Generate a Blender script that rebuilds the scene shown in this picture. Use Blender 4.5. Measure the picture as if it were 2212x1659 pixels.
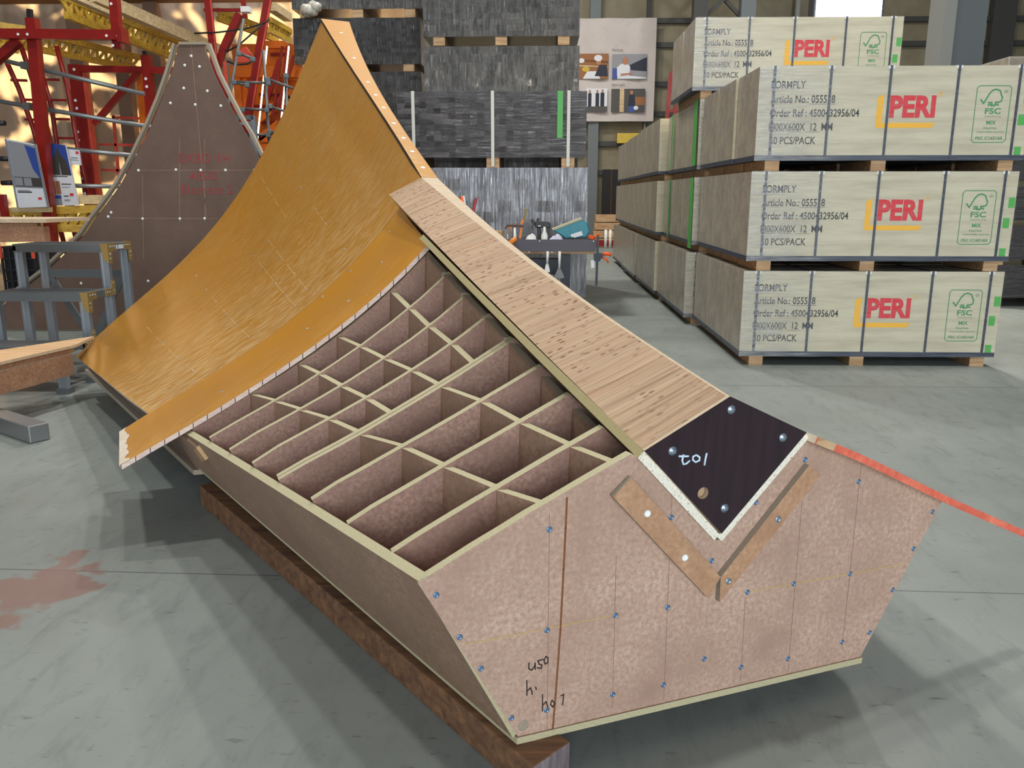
import bpy, bmesh, math, random
from mathutils import Vector, Matrix
from math import radians, sin, cos, pi

# ------------------------------------------------------------ scene, camera, light
for o in list(bpy.data.objects):
    bpy.data.objects.remove(o, do_unlink=True)
scene = bpy.context.scene
COL = scene.collection
F_PX, CAM_H, PITCH, YAW = 1783.0, 1.21, radians(12.9), radians(-1.89)
cam_data = bpy.data.cameras.new('camera')
cam_data.sensor_fit = 'HORIZONTAL'
cam_data.sensor_width = 36.0
cam_data.lens = F_PX * 36.0 / 2212.0
cam_data.clip_start = 0.05
cam_data.clip_end = 200
cam = bpy.data.objects.new('camera', cam_data)
COL.objects.link(cam)
cam.location = (0, 0, CAM_H)
cam.rotation_euler = (pi / 2 - PITCH, 0, -YAW)
scene.camera = cam

scene.view_settings.view_transform = 'Standard'
scene.view_settings.look = 'None'
scene.view_settings.gamma = 1.0
scene.view_settings.use_curve_mapping = False
scene.view_settings.exposure = 0.0

world = bpy.data.worlds.new('hall_ambience')
scene.world = world
world.use_nodes = True
bg = world.node_tree.nodes['Background']
bg.inputs[0].default_value = (0.92, 0.97, 1.0, 1)
bg.inputs[1].default_value = 0.18

def lamp(name, kind, loc, target, power, color=(1, 1, 1), size=1.0, size_y=None, spot=None, blend=0.3):
    d = bpy.data.lights.new(name, kind)
    d.energy = power
    d.color = color
    if kind == 'AREA':
        d.shape = 'RECTANGLE'
        d.size = size
        d.size_y = size_y or size
    else:
        d.shadow_soft_size = size
    if kind == 'SPOT':
        d.spot_size = radians(spot)
        d.spot_blend = blend
    o = bpy.data.objects.new(name, d)
    COL.objects.link(o)
    o.location = loc
    o.rotation_euler = (Vector(target) - Vector(loc)).to_track_quat('-Z', 'Y').to_euler()
    return o

# open hall gate behind the photographer, high-bay lamps under the roof
lamp('gate_daylight', 'AREA', (2.35, -9.0, 3.0), (2.35, 4.0, 3.0), 1250, (0.90, 0.96, 1.0), 8.8, 6.0)
for lx, ly, lp in ((-3.2, 2.5, 215), (1.3, 3.2, 215), (-2.6, 5.8, 165), (5.5, 6.5, 170), (-1.0, 11.5, 420), (-1.5, 15.5, 420), (6.0, 15.0, 260)):
    lamp('highbay_lamp', 'AREA', (lx, ly, 9.0), (lx, ly, 0.0), lp, (1.0, 0.97, 0.91), 0.4)
# low evening sun standing outside behind the translucent sheeting on the left
lamp('low_sun', 'SPOT', (-16.0, 34.0, 6.5), (-6.4, 13.2, 2.4), 190000, (1.0, 0.74, 0.42), 0.10, spot=22, blend=0.15)

# ------------------------------------------------------------ helpers
CP, SP_, CY, SY = cos(PITCH), sin(PITCH), cos(YAW), sin(YAW)
FW = Vector((SY * CP, CY * CP, -SP_))
RT = Vector((CY, -SY, 0))
UP = RT.cross(FW)
EYE = Vector((0, 0, CAM_H))

def _ray(x, y):
    return FW + RT * ((x - 1106) / F_PX) + UP * ((829.5 - y) / F_PX)

def at(x, y, Y):
    """point of the vertical plane at depth Y seen at photo pixel x, y"""
    d = _ray(x, y)
    return EYE + d * (Y / d.y)

def onz(x, y, z=0.0):
    """point of the level plane at height z seen at photo pixel x, y"""
    d = _ray(x, y)
    return EYE + d * ((z - CAM_H) / d.z)

def srgb(r, g, b):
    f = lambda c: (c / 255 / 12.92) if c <= 10.3 else ((c / 255 + 0.055) / 1.055) ** 2.4
    return (f(r), f(g), f(b), 1.0)

class MB:
    """collects faces with material slots and links them as ONE mesh object"""
    def __init__(s):
        s.v = []; s.f = []; s.m = []; s.uv = {}; s.sm = []
    def vert(s, p):
        s.v.append(tuple(p)); return len(s.v) - 1
    def face(s, pts, m=0, smooth=False, uv=None):
        i = [s.vert(p) for p in pts]
        s.f.append(i); s.m.append(m); s.sm.append(smooth)
        if uv: s.uv[len(s.f) - 1] = uv
    def prism(s, poly, vec, m_front=0, m_side=None, m_back=None):
        """poly (front outline) swept by vec"""
        if m_side is None: m_side = m_front
        if m_back is None: m_back = m_front
        a = [Vector(p) for p in poly]; vec = Vector(vec)
        b = [p + vec for p in a]
        n = len(a)
        nn = Vector((0, 0, 0))
        for k in range(n):
            nn += a[k].cross(a[(k + 1) % n])
        if nn.dot(vec) > 0:
            a.reverse(); b.reverse()
        ia = [s.vert(p) for p in a]; ib = [s.vert(p) for p in b]
        s.f.append(ia); s.m.append(m_front); s.sm.append(False)
        s.f.append(ib[::-1]); s.m.append(m_back); s.sm.append(False)
        for k in range(n):
            j = (k + 1) % n
            s.f.append([ia[j], ia[k], ib[k], ib[j]])
            s.m.append(m_side[k] if isinstance(m_side, (list, tuple)) else m_side); s.sm.append(False)
        return s
    def box(s, lo, hi, m=0):
        x0, y0, z0 = lo; x1, y1, z1 = hi
        return s.prism([(x0, y0, z0), (x1, y0, z0), (x1, y0, z1), (x0, y0, z1)], (0, y1 - y0, 0), m)
    def bar(s, p, q, w, h=None, up=(0, 0, 1), m=0):
        """rectangular bar from p to q, w across, h along up"""
        p, q = Vector(p), Vector(q); h = h or w
        d = (q - p).normalized(); up = Vector(up)
        if abs(d.dot(up)) > 0.98: up = Vector((0, 1, 0))
        sd = d.cross(up).normalized(); u2 = sd.cross(d).normalized()
        c = [p + sd * (a * w / 2) + u2 * (b * h / 2) for a, b in ((-1, -1), (1, -1), (1, 1), (-1, 1))]
        return s.prism(c, q - p, m)
    def tube(s, pts, r, n=10, m=0, cap=True, closed=False):
        pts = [Vector(p) for p in pts]; R = r if isinstance(r, (list, tuple)) else [r] * len(pts)
        rings = []; prev = None
        for k, p in enumerate(pts):
            a = pts[max(k - 1, 0)]; b = pts[min(k + 1, len(pts) - 1)]
            if closed: a = pts[k - 1]; b = pts[(k + 1) % len(pts)]
            t = (b - a).normalized()
            if prev is None:
                x = Vector((0, 0, 1)) if abs(t.z) < 0.9 else Vector((1, 0, 0))
                x = (x - t * x.dot(t)).normalized()
            else:
                x = (prev - t * prev.dot(t)).normalized()
            prev = x; y = t.cross(x)
            rings.append([s.vert(p + (x * cos(2 * pi * j / n) + y * sin(2 * pi * j / n)) * R[k]) for j in range(n)])
        rr = list(zip(rings, rings[1:]))
        if closed: rr.append((rings[-1], rings[0]))
        for A, B in rr:
            for j in range(n):
                s.f.append([A[j], A[(j + 1) % n], B[(j + 1) % n], B[j]]); s.m.append(m); s.sm.append(True)
        if cap and not closed:
            s.f.append(rings[0][::-1]); s.m.append(m); s.sm.append(False)
            s.f.append(rings[-1]); s.m.append(m); s.sm.append(False)
        return s
    def lathe(s, c, prof, n=16, axis=(0, 0, 1), m=0):
        c = Vector(c); ax = Vector(axis).normalized()
        pts = [c + ax * z for r, z in prof]
        x = Vector((1, 0, 0)) if abs(ax.x) < 0.9 else Vector((0, 1, 0))
        x = (x - ax * x.dot(ax)).normalized(); y = ax.cross(x)
        rings = [[s.vert(p + (x * cos(2 * pi * j / n) + y * sin(2 * pi * j / n)) * max(r, 1e-5)) for j in range(n)]
                 for p, (r, z) in zip(pts, prof)]
        for A, B in zip(rings, rings[1:]):
            for j in range(n):
                s.f.append([A[j], A[(j + 1) % n], B[(j + 1) % n], B[j]]); s.m.append(m); s.sm.append(True)
        s.f.append(rings[0][::-1]); s.m.append(m); s.sm.append(False)
        s.f.append(rings[-1]); s.m.append(m); s.sm.append(False)
        return s
    def sheet(s, grid, thick, m_top=0, m_edge=(1, 1, 1, 1), uv=True, smooth=True, m_bot=None):
        """grid[i][j] of points; thickness is hung below the surface normal.
        m_edge: slots of the edges i=0, i=last, j=0, j=last"""
        ni, nj = len(grid), len(grid[0])
        G = [[Vector(p) for p in row] for row in grid]
        N = [[None] * nj for _ in range(ni)]
        for i in range(ni):
            for j in range(nj):
                a = G[min(i + 1, ni - 1)][j] - G[max(i - 1, 0)][j]
                b = G[i][min(j + 1, nj - 1)] - G[i][max(j - 1, 0)]
                N[i][j] = a.cross(b).normalized()
        T = [[s.vert(p) for p in row] for row in G]
        B = [[s.vert(G[i][j] - N[i][j] * thick) for j in range(nj)] for i in range(ni)]
        mb = m_top if m_bot is None else m_bot
        for i in range(ni - 1):
            for j in range(nj - 1):
                s.f.append([T[i][j], T[i + 1][j], T[i + 1][j + 1], T[i][j + 1]]); s.m.append(m_top); s.sm.append(smooth)
                if uv:
                    s.uv[len(s.f) - 1] = [(j / (nj - 1), i / (ni - 1)), (j / (nj - 1), (i + 1) / (ni - 1)),
                                          ((j + 1) / (nj - 1), (i + 1) / (ni - 1)), ((j + 1) / (nj - 1), i / (ni - 1))]
                s.f.append([B[i][j + 1], B[i + 1][j + 1], B[i + 1][j], B[i][j]]); s.m.append(mb); s.sm.append(smooth)
        def edge(t, b, m):
            for k in range(len(t) - 1):
                p = [s.v[t[k]], s.v[t[k + 1]], s.v[b[k + 1]], s.v[b[k]]]
                s.face(p, m)
        edge([T[0][j] for j in range(nj)], [B[0][j] for j in range(nj)], m_edge[0])
        edge([T[-1][j] for j in range(nj - 1, -1, -1)], [B[-1][j] for j in range(nj - 1, -1, -1)], m_edge[1])
        edge([T[i][0] for i in range(ni - 1, -1, -1)], [B[i][0] for i in range(ni - 1, -1, -1)], m_edge[2])
        edge([T[i][-1] for i in range(ni)], [B[i][-1] for i in range(ni)], m_edge[3])
        return s
    def ribbon(s, pts, w, n, m=0, lift=0.0):
        """flat stroke along pts lying in the plane with normal n"""
        n = Vector(n).normalized(); pts = [Vector(p) + n * lift for p in pts]
        for k in range(len(pts) - 1):
            a, b = pts[k], pts[k + 1]
            d = (b - a)
            if d.length < 1e-6: continue
            d.normalize(); sd = n.cross(d) * (w / 2); e = d * (w * 0.35)
            s.face([a - e - sd, b + e - sd, b + e + sd, a - e + sd], m)
        return s
    def build(s, name, mats, parent=None, off=(0, 0, 0), recalc=False, bevel=0):
        me = bpy.data.meshes.new(name)
        o3 = Vector(off)
        me.from_pydata([tuple(Vector(p) - o3) for p in s.v], [], s.f)
        if not isinstance(mats, (list, tuple)): mats = [mats]
        for m in mats: me.materials.append(m)
        for p, mi, sm in zip(me.polygons, s.m, s.sm):
            p.material_index = mi; p.use_smooth = sm
        if s.uv:
            L = me.uv_layers.new(name='UVMap')
            for p in me.polygons:
                if p.index in s.uv:
                    for li, c in zip(p.loop_indices, s.uv[p.index]): L.data[li].uv = c
        if recalc:
            b = bmesh.new(); b.from_mesh(me)
            bmesh.ops.recalc_face_normals(b, faces=b.faces); b.to_mesh(me); b.free()
        me.update()
        o = bpy.data.objects.new(name, me)
        COL.objects.link(o)
        if parent is not None: o.parent = parent
        if bevel:
            md = o.modifiers.new('edge', 'BEVEL'); md.width = bevel; md.segments = 2; md.limit_method = 'ANGLE'
        return o

def tag(o, label=None, cat=None, group=None, kind=None):
    if label: o['label'] = label
    if cat: o['category'] = cat
    if group: o['group'] = group
    if kind: o['kind'] = kind
    return o

def thing(name, label, cat, loc=(0, 0, 0), group=None, rot=(0, 0, 0)):
    o = bpy.data.objects.new(name, None)
    o.empty_display_size = 0.1
    COL.objects.link(o)
    o.location = loc; o.rotation_euler = rot
    return tag(o, label, cat, group)

KIDS = {}
def copy_tree(o, parent=None):
    c = o.copy(); COL.objects.link(c)
    if parent is not None: c.parent = parent
    for ch in list(o.children):
        copy_tree(ch, c)
    return c

def text_faces(body, width, height, bold=0.0):
    """outline lettering fitted to width x height: list of triangles in 2D"""
    cu = bpy.data.curves.new('lettering', 'FONT'); cu.body = body; cu.resolution_u = 3; cu.offset = bold
    ob = bpy.data.objects.new('lettering', cu)
    me = bpy.data.meshes.new_from_object(ob)
    xs = [v.co.x for v in me.vertices]; ys = [v.co.y for v in me.vertices]
    if not xs:
        return []
    x0, x1, y0, y1 = min(xs), max(xs), min(ys), max(ys)
    sx = width / (x1 - x0); sy = height / (y1 - y0)
    out = [[((me.vertices[i].co.x - x0) * sx, (me.vertices[i].co.y - y0) * sy) for i in p.vertices] for p in me.polygons]
    bpy.data.objects.remove(ob); bpy.data.curves.remove(cu); bpy.data.meshes.remove(me)
    return out

def put_text(mb, body, org, ex, ez, width, height, m=0, bold=0.0):
    org, ex, ez = Vector(org), Vector(ex), Vector(ez)
    for f in text_faces(body, width, height, bold):
        mb.face([org + ex * x + ez * z for x, z in f], m)

# ------------------------------------------------------------ materials
def mat(name, base=(0.5, 0.5, 0.5, 1), rough=0.6, metal=0.0, coat=0.0, coat_rough=0.1, spec=0.5):
    m = bpy.data.materials.new(name); m.use_nodes = True
    b = m.node_tree.nodes['Principled BSDF']
    b.inputs['Base Color'].default_value = base
    b.inputs['Roughness'].default_value = rough
    b.inputs['Metallic'].default_value = metal
    b.inputs['Coat Weight'].default_value = coat
    b.inputs['Coat Roughness'].default_value = coat_rough
    b.inputs['Specular IOR Level'].default_value = spec
    return m

class NT:
    def __init__(s, m):
        s.t = m.node_tree; s.n = s.t.nodes; s.l = s.t.links; s.b = s.n['Principled BSDF']
        s.tc = s.n.new('ShaderNodeTexCoord')
    def link(s, a, b): s.l.new(a, b)
    def mapping(s, scale=(1, 1, 1), rot=(0, 0, 0), loc=(0, 0, 0), src='Object'):
        k = s.n.new('ShaderNodeMapping'); k.inputs['Scale'].default_value = scale
        k.inputs['Rotation'].default_value = rot; k.inputs['Location'].default_value = loc
        s.link(s.tc.outputs[src], k.inputs['Vector']); return k.outputs[0]
    def noise(s, vec, scale=5, detail=4, rough=0.6, dist=0.0):
        k = s.n.new('ShaderNodeTexNoise'); k.inputs['Scale'].default_value = scale
        k.inputs['Detail'].default_value = detail; k.inputs['Roughness'].default_value = rough
        k.inputs['Distortion'].default_value = dist
        if vec is not None: s.link(vec, k.inputs['Vector'])
        return k.outputs['Fac']
    def voro(s, vec, scale=10, feature='F1', out='Distance', rnd=1.0):
        k = s.n.new('ShaderNodeTexVoronoi'); k.inputs['Scale'].default_value = scale; k.feature = feature
        k.inputs['Randomness'].default_value = rnd
        s.link(vec, k.inputs['Vector']); return k.outputs[out]
    def ramp(s, fac, stops):
        k = s.n.new('ShaderNodeValToRGB'); e = k.color_ramp.elements
        while len(e) < len(stops): e.new(0.5)
        for q, (p, c) in zip(e, stops): q.position = p; q.color = c
        s.link(fac, k.inputs['Fac']); return k.outputs['Color']
    def mask(s, fac, lo, hi):
        k = s.n.new('ShaderNodeMapRange'); k.inputs['From Min'].default_value = lo; k.inputs['From Max'].default_value = hi
        s.link(fac, k.inputs['Value']); return k.outputs['Result']
    def math(s, op, a, b=None):
        k = s.n.new('ShaderNodeMath'); k.operation = op
        for i, q in enumerate((a, b)):
            if q is None: continue
            if isinstance(q, (int, float)): k.inputs[i].default_value = q
            else: s.link(q, k.inputs[i])
        return k.outputs[0]
    def mix(s, fac, a, b, blend='MIX'):
        k = s.n.new('ShaderNodeMix'); k.data_type = 'RGBA'; k.blend_type = blend
        for q, i in ((fac, 0), (a, 6), (b, 7)):
            if isinstance(q, (int, float)): k.inputs[i].default_value = q
            elif isinstance(q, tuple): k.inputs[i].default_value = q
            else: s.link(q, k.inputs[i])
        return k.outputs[2]
    def sep(s, vec):
        k = s.n.new('ShaderNodeSeparateXYZ'); s.link(vec, k.inputs[0]); return k.outputs
    def color(s, c): s.link(c, s.b.inputs['Base Color'])
    def rough(s, c): s.link(c, s.b.inputs['Roughness'])
    def bump(s, h, strength=0.2, dist=0.01, coat=False):
        k = s.n.new('ShaderNodeBump'); k.inputs['Strength'].default_value = strength; k.inputs['Distance'].default_value = dist
        s.link(h, k.inputs['Height']); s.link(k.outputs[0], s.b.inputs['Normal'])
        if coat: s.link(k.outputs[0], s.b.inputs['Coat Normal'])
        return k.outputs[0]

def speckled(name, c0, c1, c2, scale=170, big=6, rough=0.75, bump=0.05, stretch=(1, 1, 1)):
    m = mat(name, c0, rough); t = NT(m)
    v = t.mapping(stretch)
    f = t.noise(v, scale, 3, 0.7)
    col = t.ramp(f, [(0.30, c1), (0.50, c0), (0.70, c2)])
    b = t.noise(v, big, 4, 0.6)
    col = t.mix(t.mask(b, 0.35, 0.75), col, c1)
    t.color(col); t.bump(f, bump, 0.002)
    return m

M = {}
M['mdf'] = speckled('brown fibreboard', srgb(186, 156, 138), srgb(160, 131, 115), srgb(206, 180, 163), 95, 5)
M['mdf_rib'] = speckled('rib fibreboard', srgb(158, 126, 112), srgb(134, 104, 92), srgb(178, 148, 134), 95, 5)
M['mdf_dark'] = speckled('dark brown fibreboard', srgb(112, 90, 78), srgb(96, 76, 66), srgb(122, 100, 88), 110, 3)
M['mdf_tan'] = speckled('tan fibreboard strip', srgb(184, 144, 112), srgb(160, 122, 94), srgb(198, 162, 130), 80, 9)
M['mdf_side'] = speckled('grey brown fibreboard', srgb(158, 128, 108), srgb(138, 110, 92), srgb(172, 144, 124), 70, 3, 0.6)
def chip(name, c, dark, light, sc=300, thr=0.62):
    m = mat(name, c, 0.85); t = NT(m); v = t.mapping((1, 1, 1))
    f = t.noise(v, sc, 3, 0.8)
    col = t.ramp(f, [(0.30, light), (0.52, c), (thr, c), (thr + 0.1, dark)])
    t.color(col); t.bump(f, 0.15, 0.003); return m
M['chip'] = chip('pale chipboard edge', srgb(178, 170, 136), srgb(116, 108, 80), srgb(196, 190, 160))
M['chip_gold'] = chip('olive chipboard edge', srgb(156, 143, 102), srgb(98, 86, 54), srgb(178, 168, 126), 380)
M['chip_white'] = chip('whitish chipboard edge', srgb(226, 222, 206), srgb(120, 110, 94), srgb(240, 238, 228), 190, 0.58)
M['chip_grey'] = chip('grey chipboard edge', srgb(150, 138, 122), srgb(96, 86, 74), srgb(170, 160, 144), 300)
M['dark_gap'] = mat('dark chip edge', srgb(70, 52, 34), 0.9)  # dark colour for the long edges of the ridge cap

def yellow_film(name='yellow film faced plywood', gain=1.0, dirt=1.0):
    m = mat(name, srgb(186, 126, 30), 0.32, coat=0.35, coat_rough=0.16); t = NT(m)
    ob = t.mapping((1, 1, 1)); uv = t.mapping((1, 1, 1), src='UV')
    big = t.noise(t.mapping((0.9, 2.2, 1)), 1.6, 4, 0.65)
    col = t.mix(t.mask(big, 0.35, 0.7), tuple(x * gain for x in srgb(172, 116, 16)[:3]) + (1,), tuple(x * gain for x in srgb(166, 114, 32)[:3]) + (1,))
    # pale rubbed dust lying in the low part of the sheet, and streaks along the sheet
    st = t.noise(t.mapping((2.0, 14.0, 6.0), (0, 0, 0.5)), 3.0, 8, 0.75, 0.4)
    xy = t.sep(uv)
    low = t.mask(xy[0], 0.62, 0.05)
    low = t.math('MULTIPLY', low, t.mask(xy[1], 1.1, 0.0))
    dust = t.math('MULTIPLY', t.mask(st, 0.42, 0.78), t.math('ADD', t.math('MULTIPLY', low, 1.9), 0.25))
    dust = t.math('MULTIPLY', dust, dirt)
    cl = t.noise(ob, 2.2, 6, 0.7)
    dust = t.math('ADD', dust, t.math('MULTIPLY', t.mask(cl, 0.5, 0.85), 0.22 * dirt))
    col = t.mix(dust, col, srgb(190, 158, 106))
    sc = t.mask(t.noise(t.mapping((26, 3, 9), (0, 0, 0.9)), 3.0, 3, 0.6), 0.735, 0.76)
    col = t.mix(t.math('MULTIPLY', sc, 0.45), col, srgb(226, 206, 164))
    t.color(col); t.rough(t.mask(dust, -0.45, 0.8)); return m
M['film'] = yellow_film()
M['film_matte'] = yellow_film('matt yellow film faced plywood', 1.1, 0.5)
_b = M['film_matte'].node_tree.nodes['Principled BSDF']
for _l in list(_b.inputs['Roughness'].links): M['film_matte'].node_tree.links.remove(_l)
_b.inputs['Roughness'].default_value = 0.62
_b.inputs['Coat Weight'].default_value = 0.0
_b.inputs['Specular IOR Level'].default_value = 0.25
M['film_clean'] = yellow_film('clean yellow film faced plywood', 1.25, 0.35)

def ply_edge():
    m = mat('plywood edge with saw kerfs', srgb(232, 214, 204), 0.8); t = NT(m)
    x = t.sep(t.mapping((21, 21, 21)))[0]
    fr = t.math('FRACT', x)
    k = t.math('LESS_THAN', fr, 0.06)
    n = t.noise(t.mapping((4, 4, 90)), 6, 3)
    col = t.mix(t.mask(n, 0.3, 0.7), srgb(238, 222, 212), srgb(206, 176, 164))
    t.color(t.mix(k, col, srgb(74, 60, 58))); return m
M['kerf'] = ply_edge()
M['ply_raw'] = speckled('raw plywood edge', srgb(226, 214, 196), srgb(206, 190, 168), srgb(236, 228, 214), 60, 8)
M['red_edge'] = speckled('red sealed plywood edge', srgb(226, 116, 92), srgb(206, 92, 72), srgb(236, 140, 112), 50, 12)

def veneer():
    m = mat('laminated veneer with torn grain', srgb(202, 168, 142), 0.8); t = NT(m)
    s1 = t.noise(t.mapping((2.5, 130, 2.5), (0, 0, 0.10)), 1.0, 4, 0.6)
    s2 = t.noise(t.mapping((1.4, 40, 1.4), (0, 0, 0.10)), 1.0, 3, 0.6)
    col = t.ramp(s1, [(0.30, srgb(134, 106, 80)), (0.46, srgb(166, 137, 109)), (0.72, srgb(190, 163, 134))])
    col = t.mix(t.mask(s2, 0.62, 0.72), col, srgb(190, 140, 100))
    tick = t.voro(t.mapping((30, 62, 30), (0, 0, 0.55)), 1.0)
    zone = t.mask(t.noise(t.mapping((3, 2.2, 3)), 2.2, 3), 0.38, 0.54)
    tk = t.math('MULTIPLY', t.mask(tick, 0.30, 0.20), zone)
    col = t.mix(t.math('MULTIPLY', tk, 0.9), col, srgb(112, 74, 48))
    t.color(col); t.bump(s1, 0.35, 0.004); return m
M['veneer'] = veneer()
M['pale_ply'] = speckled('pale planed plywood', srgb(198, 178, 152), srgb(182, 160, 132), srgb(210, 194, 172), 30, 9, stretch=(1, 6, 1))

def phenolic():
    m = mat('dark purple phenolic board', srgb(38, 24, 34), 0.32, coat=0.25, coat_rough=0.12); t = NT(m)
    f = t.noise(t.mapping((40, 1, 3)), 1.2, 4)
    t.color(t.ramp(f, [(0.3, srgb(32, 22, 30)), (0.7, srgb(48, 30, 40))])); return m
M['phenolic'] = phenolic()
M['white_ink'] = mat('pale blue marker', srgb(206, 232, 248), 0.5)
M['black_ink'] = mat('black marker', srgb(36, 28, 30), 0.6)
M['scuff'] = mat('pale scuff line', srgb(206, 176, 120), 0.7)
M['pencil'] = mat('pencil line', srgb(136, 102, 90), 0.7)
M['glue'] = mat('brown glue run', srgb(126, 78, 48), 0.35)
M['yellow_chalk'] = mat('yellow chalk line', srgb(196, 164, 96), 0.8)
M['zinc'] = mat('zinc screw', srgb(170, 186, 204), 0.35, 0.85)
M['zinc_blue'] = mat('blue zinc screw', srgb(120, 150, 186), 0.35, 0.7)
M['white_cap'] = mat('white screw cap', srgb(236, 240, 240), 0.4)

def timber(name, c, d, l, rough=0.75, sc=(2, 30, 30)):
    m = mat(name, c, rough); t = NT(m)
    f = t.noise(t.mapping(sc), 1.2, 6, 0.6, 0.6); g = t.noise(t.mapping((1.5, 1.5, 1.5)), 4, 4)
    col = t.ramp(f, [(0.30, d), (0.52, c), (0.75, l)])
    t.color(t.mix(t.math('MULTIPLY', t.mask(g, 0.45, 0.8), 0.5), col, d)); t.bump(f, 0.15, 0.003); return m
M['timber'] = timber('old brown timber', srgb(122, 88, 62), srgb(86, 60, 46), srgb(150, 108, 74))
M['timber_end'] = timber('weathered grey end grain', srgb(122, 112, 114), srgb(86, 78, 82), srgb(160, 152, 156), 0.85, (30, 30, 6))
M['batten'] = timber('raw wood batten', srgb(196, 162, 122), srgb(150, 116, 84), srgb(216, 186, 150))
M['plank'] = timber('pale scaffold plank', srgb(214, 190, 146), srgb(178, 150, 110), srgb(230, 212, 176))
M['soffit'] = timber('brown deck soffit', srgb(120, 78, 40), srgb(92, 58, 30), srgb(140, 96, 52))
M['girder'] = timber('yellow girder', srgb(206, 166, 58), srgb(170, 128, 36), srgb(222, 188, 84), 0.5)
M['cover_top'] = timber('pale ply cover', srgb(216, 178, 136), srgb(190, 150, 110), srgb(230, 200, 162), 0.45)
M['bench_side'] = speckled('bench fibreboard', srgb(158, 118, 90), srgb(130, 96, 74), srgb(176, 138, 110), 60, 5)

def concrete():
    m = mat('worn concrete floor', srgb(138, 144, 140), 0.42); t = NT(m)
    big = t.noise(t.mapping((0.55, 0.55, 1)), 1.0, 5, 0.6)
    col = t.ramp(big, [(0.30, srgb(120, 126, 122)), (0.55, srgb(135, 141, 137)), (0.75, srgb(148, 153, 147))])
    st = t.noise(t.mapping((7.5, 2.2, 1), (0, 0, -0.9)), 1.6, 7, 0.72, 0.6)
    col = t.mix(t.math('MULTIPLY', t.mask(st, 0.50, 0.70), 0.75), col, srgb(112, 118, 115))
    st2 = t.noise(t.mapping((9, 26, 1), (0, 0, 0.35)), 1.4, 5, 0.7)
    col = t.mix(t.math('MULTIPLY', t.mask(st2, 0.60, 0.72), 0.7), col, srgb(74, 78, 76))
    fl = t.noise(t.mapping((1, 1, 1)), 90, 2, 0.5)
    col = t.mix(t.math('MULTIPLY', t.mask(fl, 0.74, 0.80), 0.5), col, srgb(214, 214, 206))
    oil = t.noise(t.mapping((1, 1, 1), loc=(3.1, 1.7, 0)), 2.1, 4, 0.6)
    col = t.mix(t.math('MULTIPLY', t.mask(oil, 0.66, 0.78), 0.45), col, srgb(66, 68, 68))
    gx = t.sep(t.mapping((1, 1, 1)))
    # sawn joints
    def joint(c, p, wd):
        return t.math('LESS_THAN', t.math('ABSOLUTE', t.math('SUBTRACT', c, p)), wd)
    col = t.mix(t.math('MULTIPLY', joint(t.math('ADD', gx[1], t.math('MULTIPLY', gx[0], 0.02)), 2.44, 0.003), 0.7), col, srgb(60, 62, 60))
    col = t.mix(t.math('MULTIPLY', joint(gx[1], 5.28, 0.006), 0.6), col, srgb(70, 72, 70))
    col = t.mix(t.math('MULTIPLY', joint(gx[1], 11.0, 0.012), 0.6), col, srgb(70, 72, 70))
    # reddish paint worn into the floor
    d = t.n.new('ShaderNodeVectorMath'); d.operation = 'DISTANCE'
    nz = t.n.new('ShaderNodeTexNoise'); nz.inputs['Scale'].default_value = 7; nz.inputs['Detail'].default_value = 6
    t.link(t.mapping((1, 1, 1)), nz.inputs['Vector'])
    ad = t.n.new('ShaderNodeVectorMath'); ad.operation = 'MULTIPLY_ADD'
    t.link(nz.outputs['Color'], ad.inputs[0]); ad.inputs[1].default_value = (0.5, 0.5, 0); t.link(t.mapping((1.0, 0.62, 0), (0, 0, 0.45)), ad.inputs[2])
    t.link(ad.outputs[0], d.inputs[0]); d.inputs[1].default_value = RED_SPOT
    col = t.mix(t.math('MULTIPLY', t.mask(d.outputs['Value'], 0.16, 0.12), 0.8), col, srgb(132, 100, 92))
    t.color(col)
    r = t.noise(t.mapping((1.2, 1.2, 1)), 2.2, 5); t.rough(t.mask(r, -0.35, 1.35)); t.bump(st2, 0.05, 0.004)
    return m
RED_SPOT = (0, 0, 0)
_p = onz(78, 1275)
_c, _s = cos(0.45), sin(0.45)
_q = Vector((_p.x, _p.y * 0.62, 0))
RED_SPOT = (_q.x * _c - _q.y * _s + 0.25, _q.x * _s + _q.y * _c + 0.25, 0)
M['concrete'] = concrete()

def paint(name, c, rough=0.38, wear=None):
    m = mat(name, c, rough, coat=0.15); t = NT(m)
    f = t.noise(t.mapping((1, 1, 1)), 9, 5, 0.65)
    t.color(t.ramp(f, [(0.35, tuple(x * 0.82 for x in c[:3]) + (1,)), (0.65, c)])); return m
M['red'] = paint('red painted steel', srgb(142, 18, 10))
M['red_light'] = paint('light red bars', srgb(222, 84, 64))
M['orange'] = paint('orange painted steel', srgb(238, 118, 18))
M['steel'] = mat('galvanised tube', srgb(150, 152, 154), 0.42, 0.7)
M['tube_grey'] = mat('dull scaffold tube', srgb(104, 102, 100), 0.5, 0.4)
M['alu'] = mat('aluminium profile', srgb(176, 184, 194), 0.36, 0.75)
M['alu_dark'] = mat('grey aluminium tread', srgb(118, 122, 124), 0.5, 0.5)
M['gold_plate'] = mat('yellow zinc corner plate', srgb(188, 156, 96), 0.4, 0.6)
M['grey_steel'] = mat('grey painted column', srgb(104, 112, 116), 0.55)
M['grey_light'] = mat('light grey flange', srgb(142, 144, 140), 0.55)
M['black'] = mat('black plastic', srgb(30, 30, 34), 0.45)
M['black_steel'] = mat('black steel', srgb(34, 40, 50), 0.4, 0.3)
M['white'] = mat('white plastic', srgb(232, 232, 228), 0.5)
M['orange_grip'] = mat('orange clamp grip', srgb(244, 92, 34), 0.45)
M['orange_wood'] = mat('orange clamp lever', srgb(226, 128, 38), 0.45)
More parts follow.
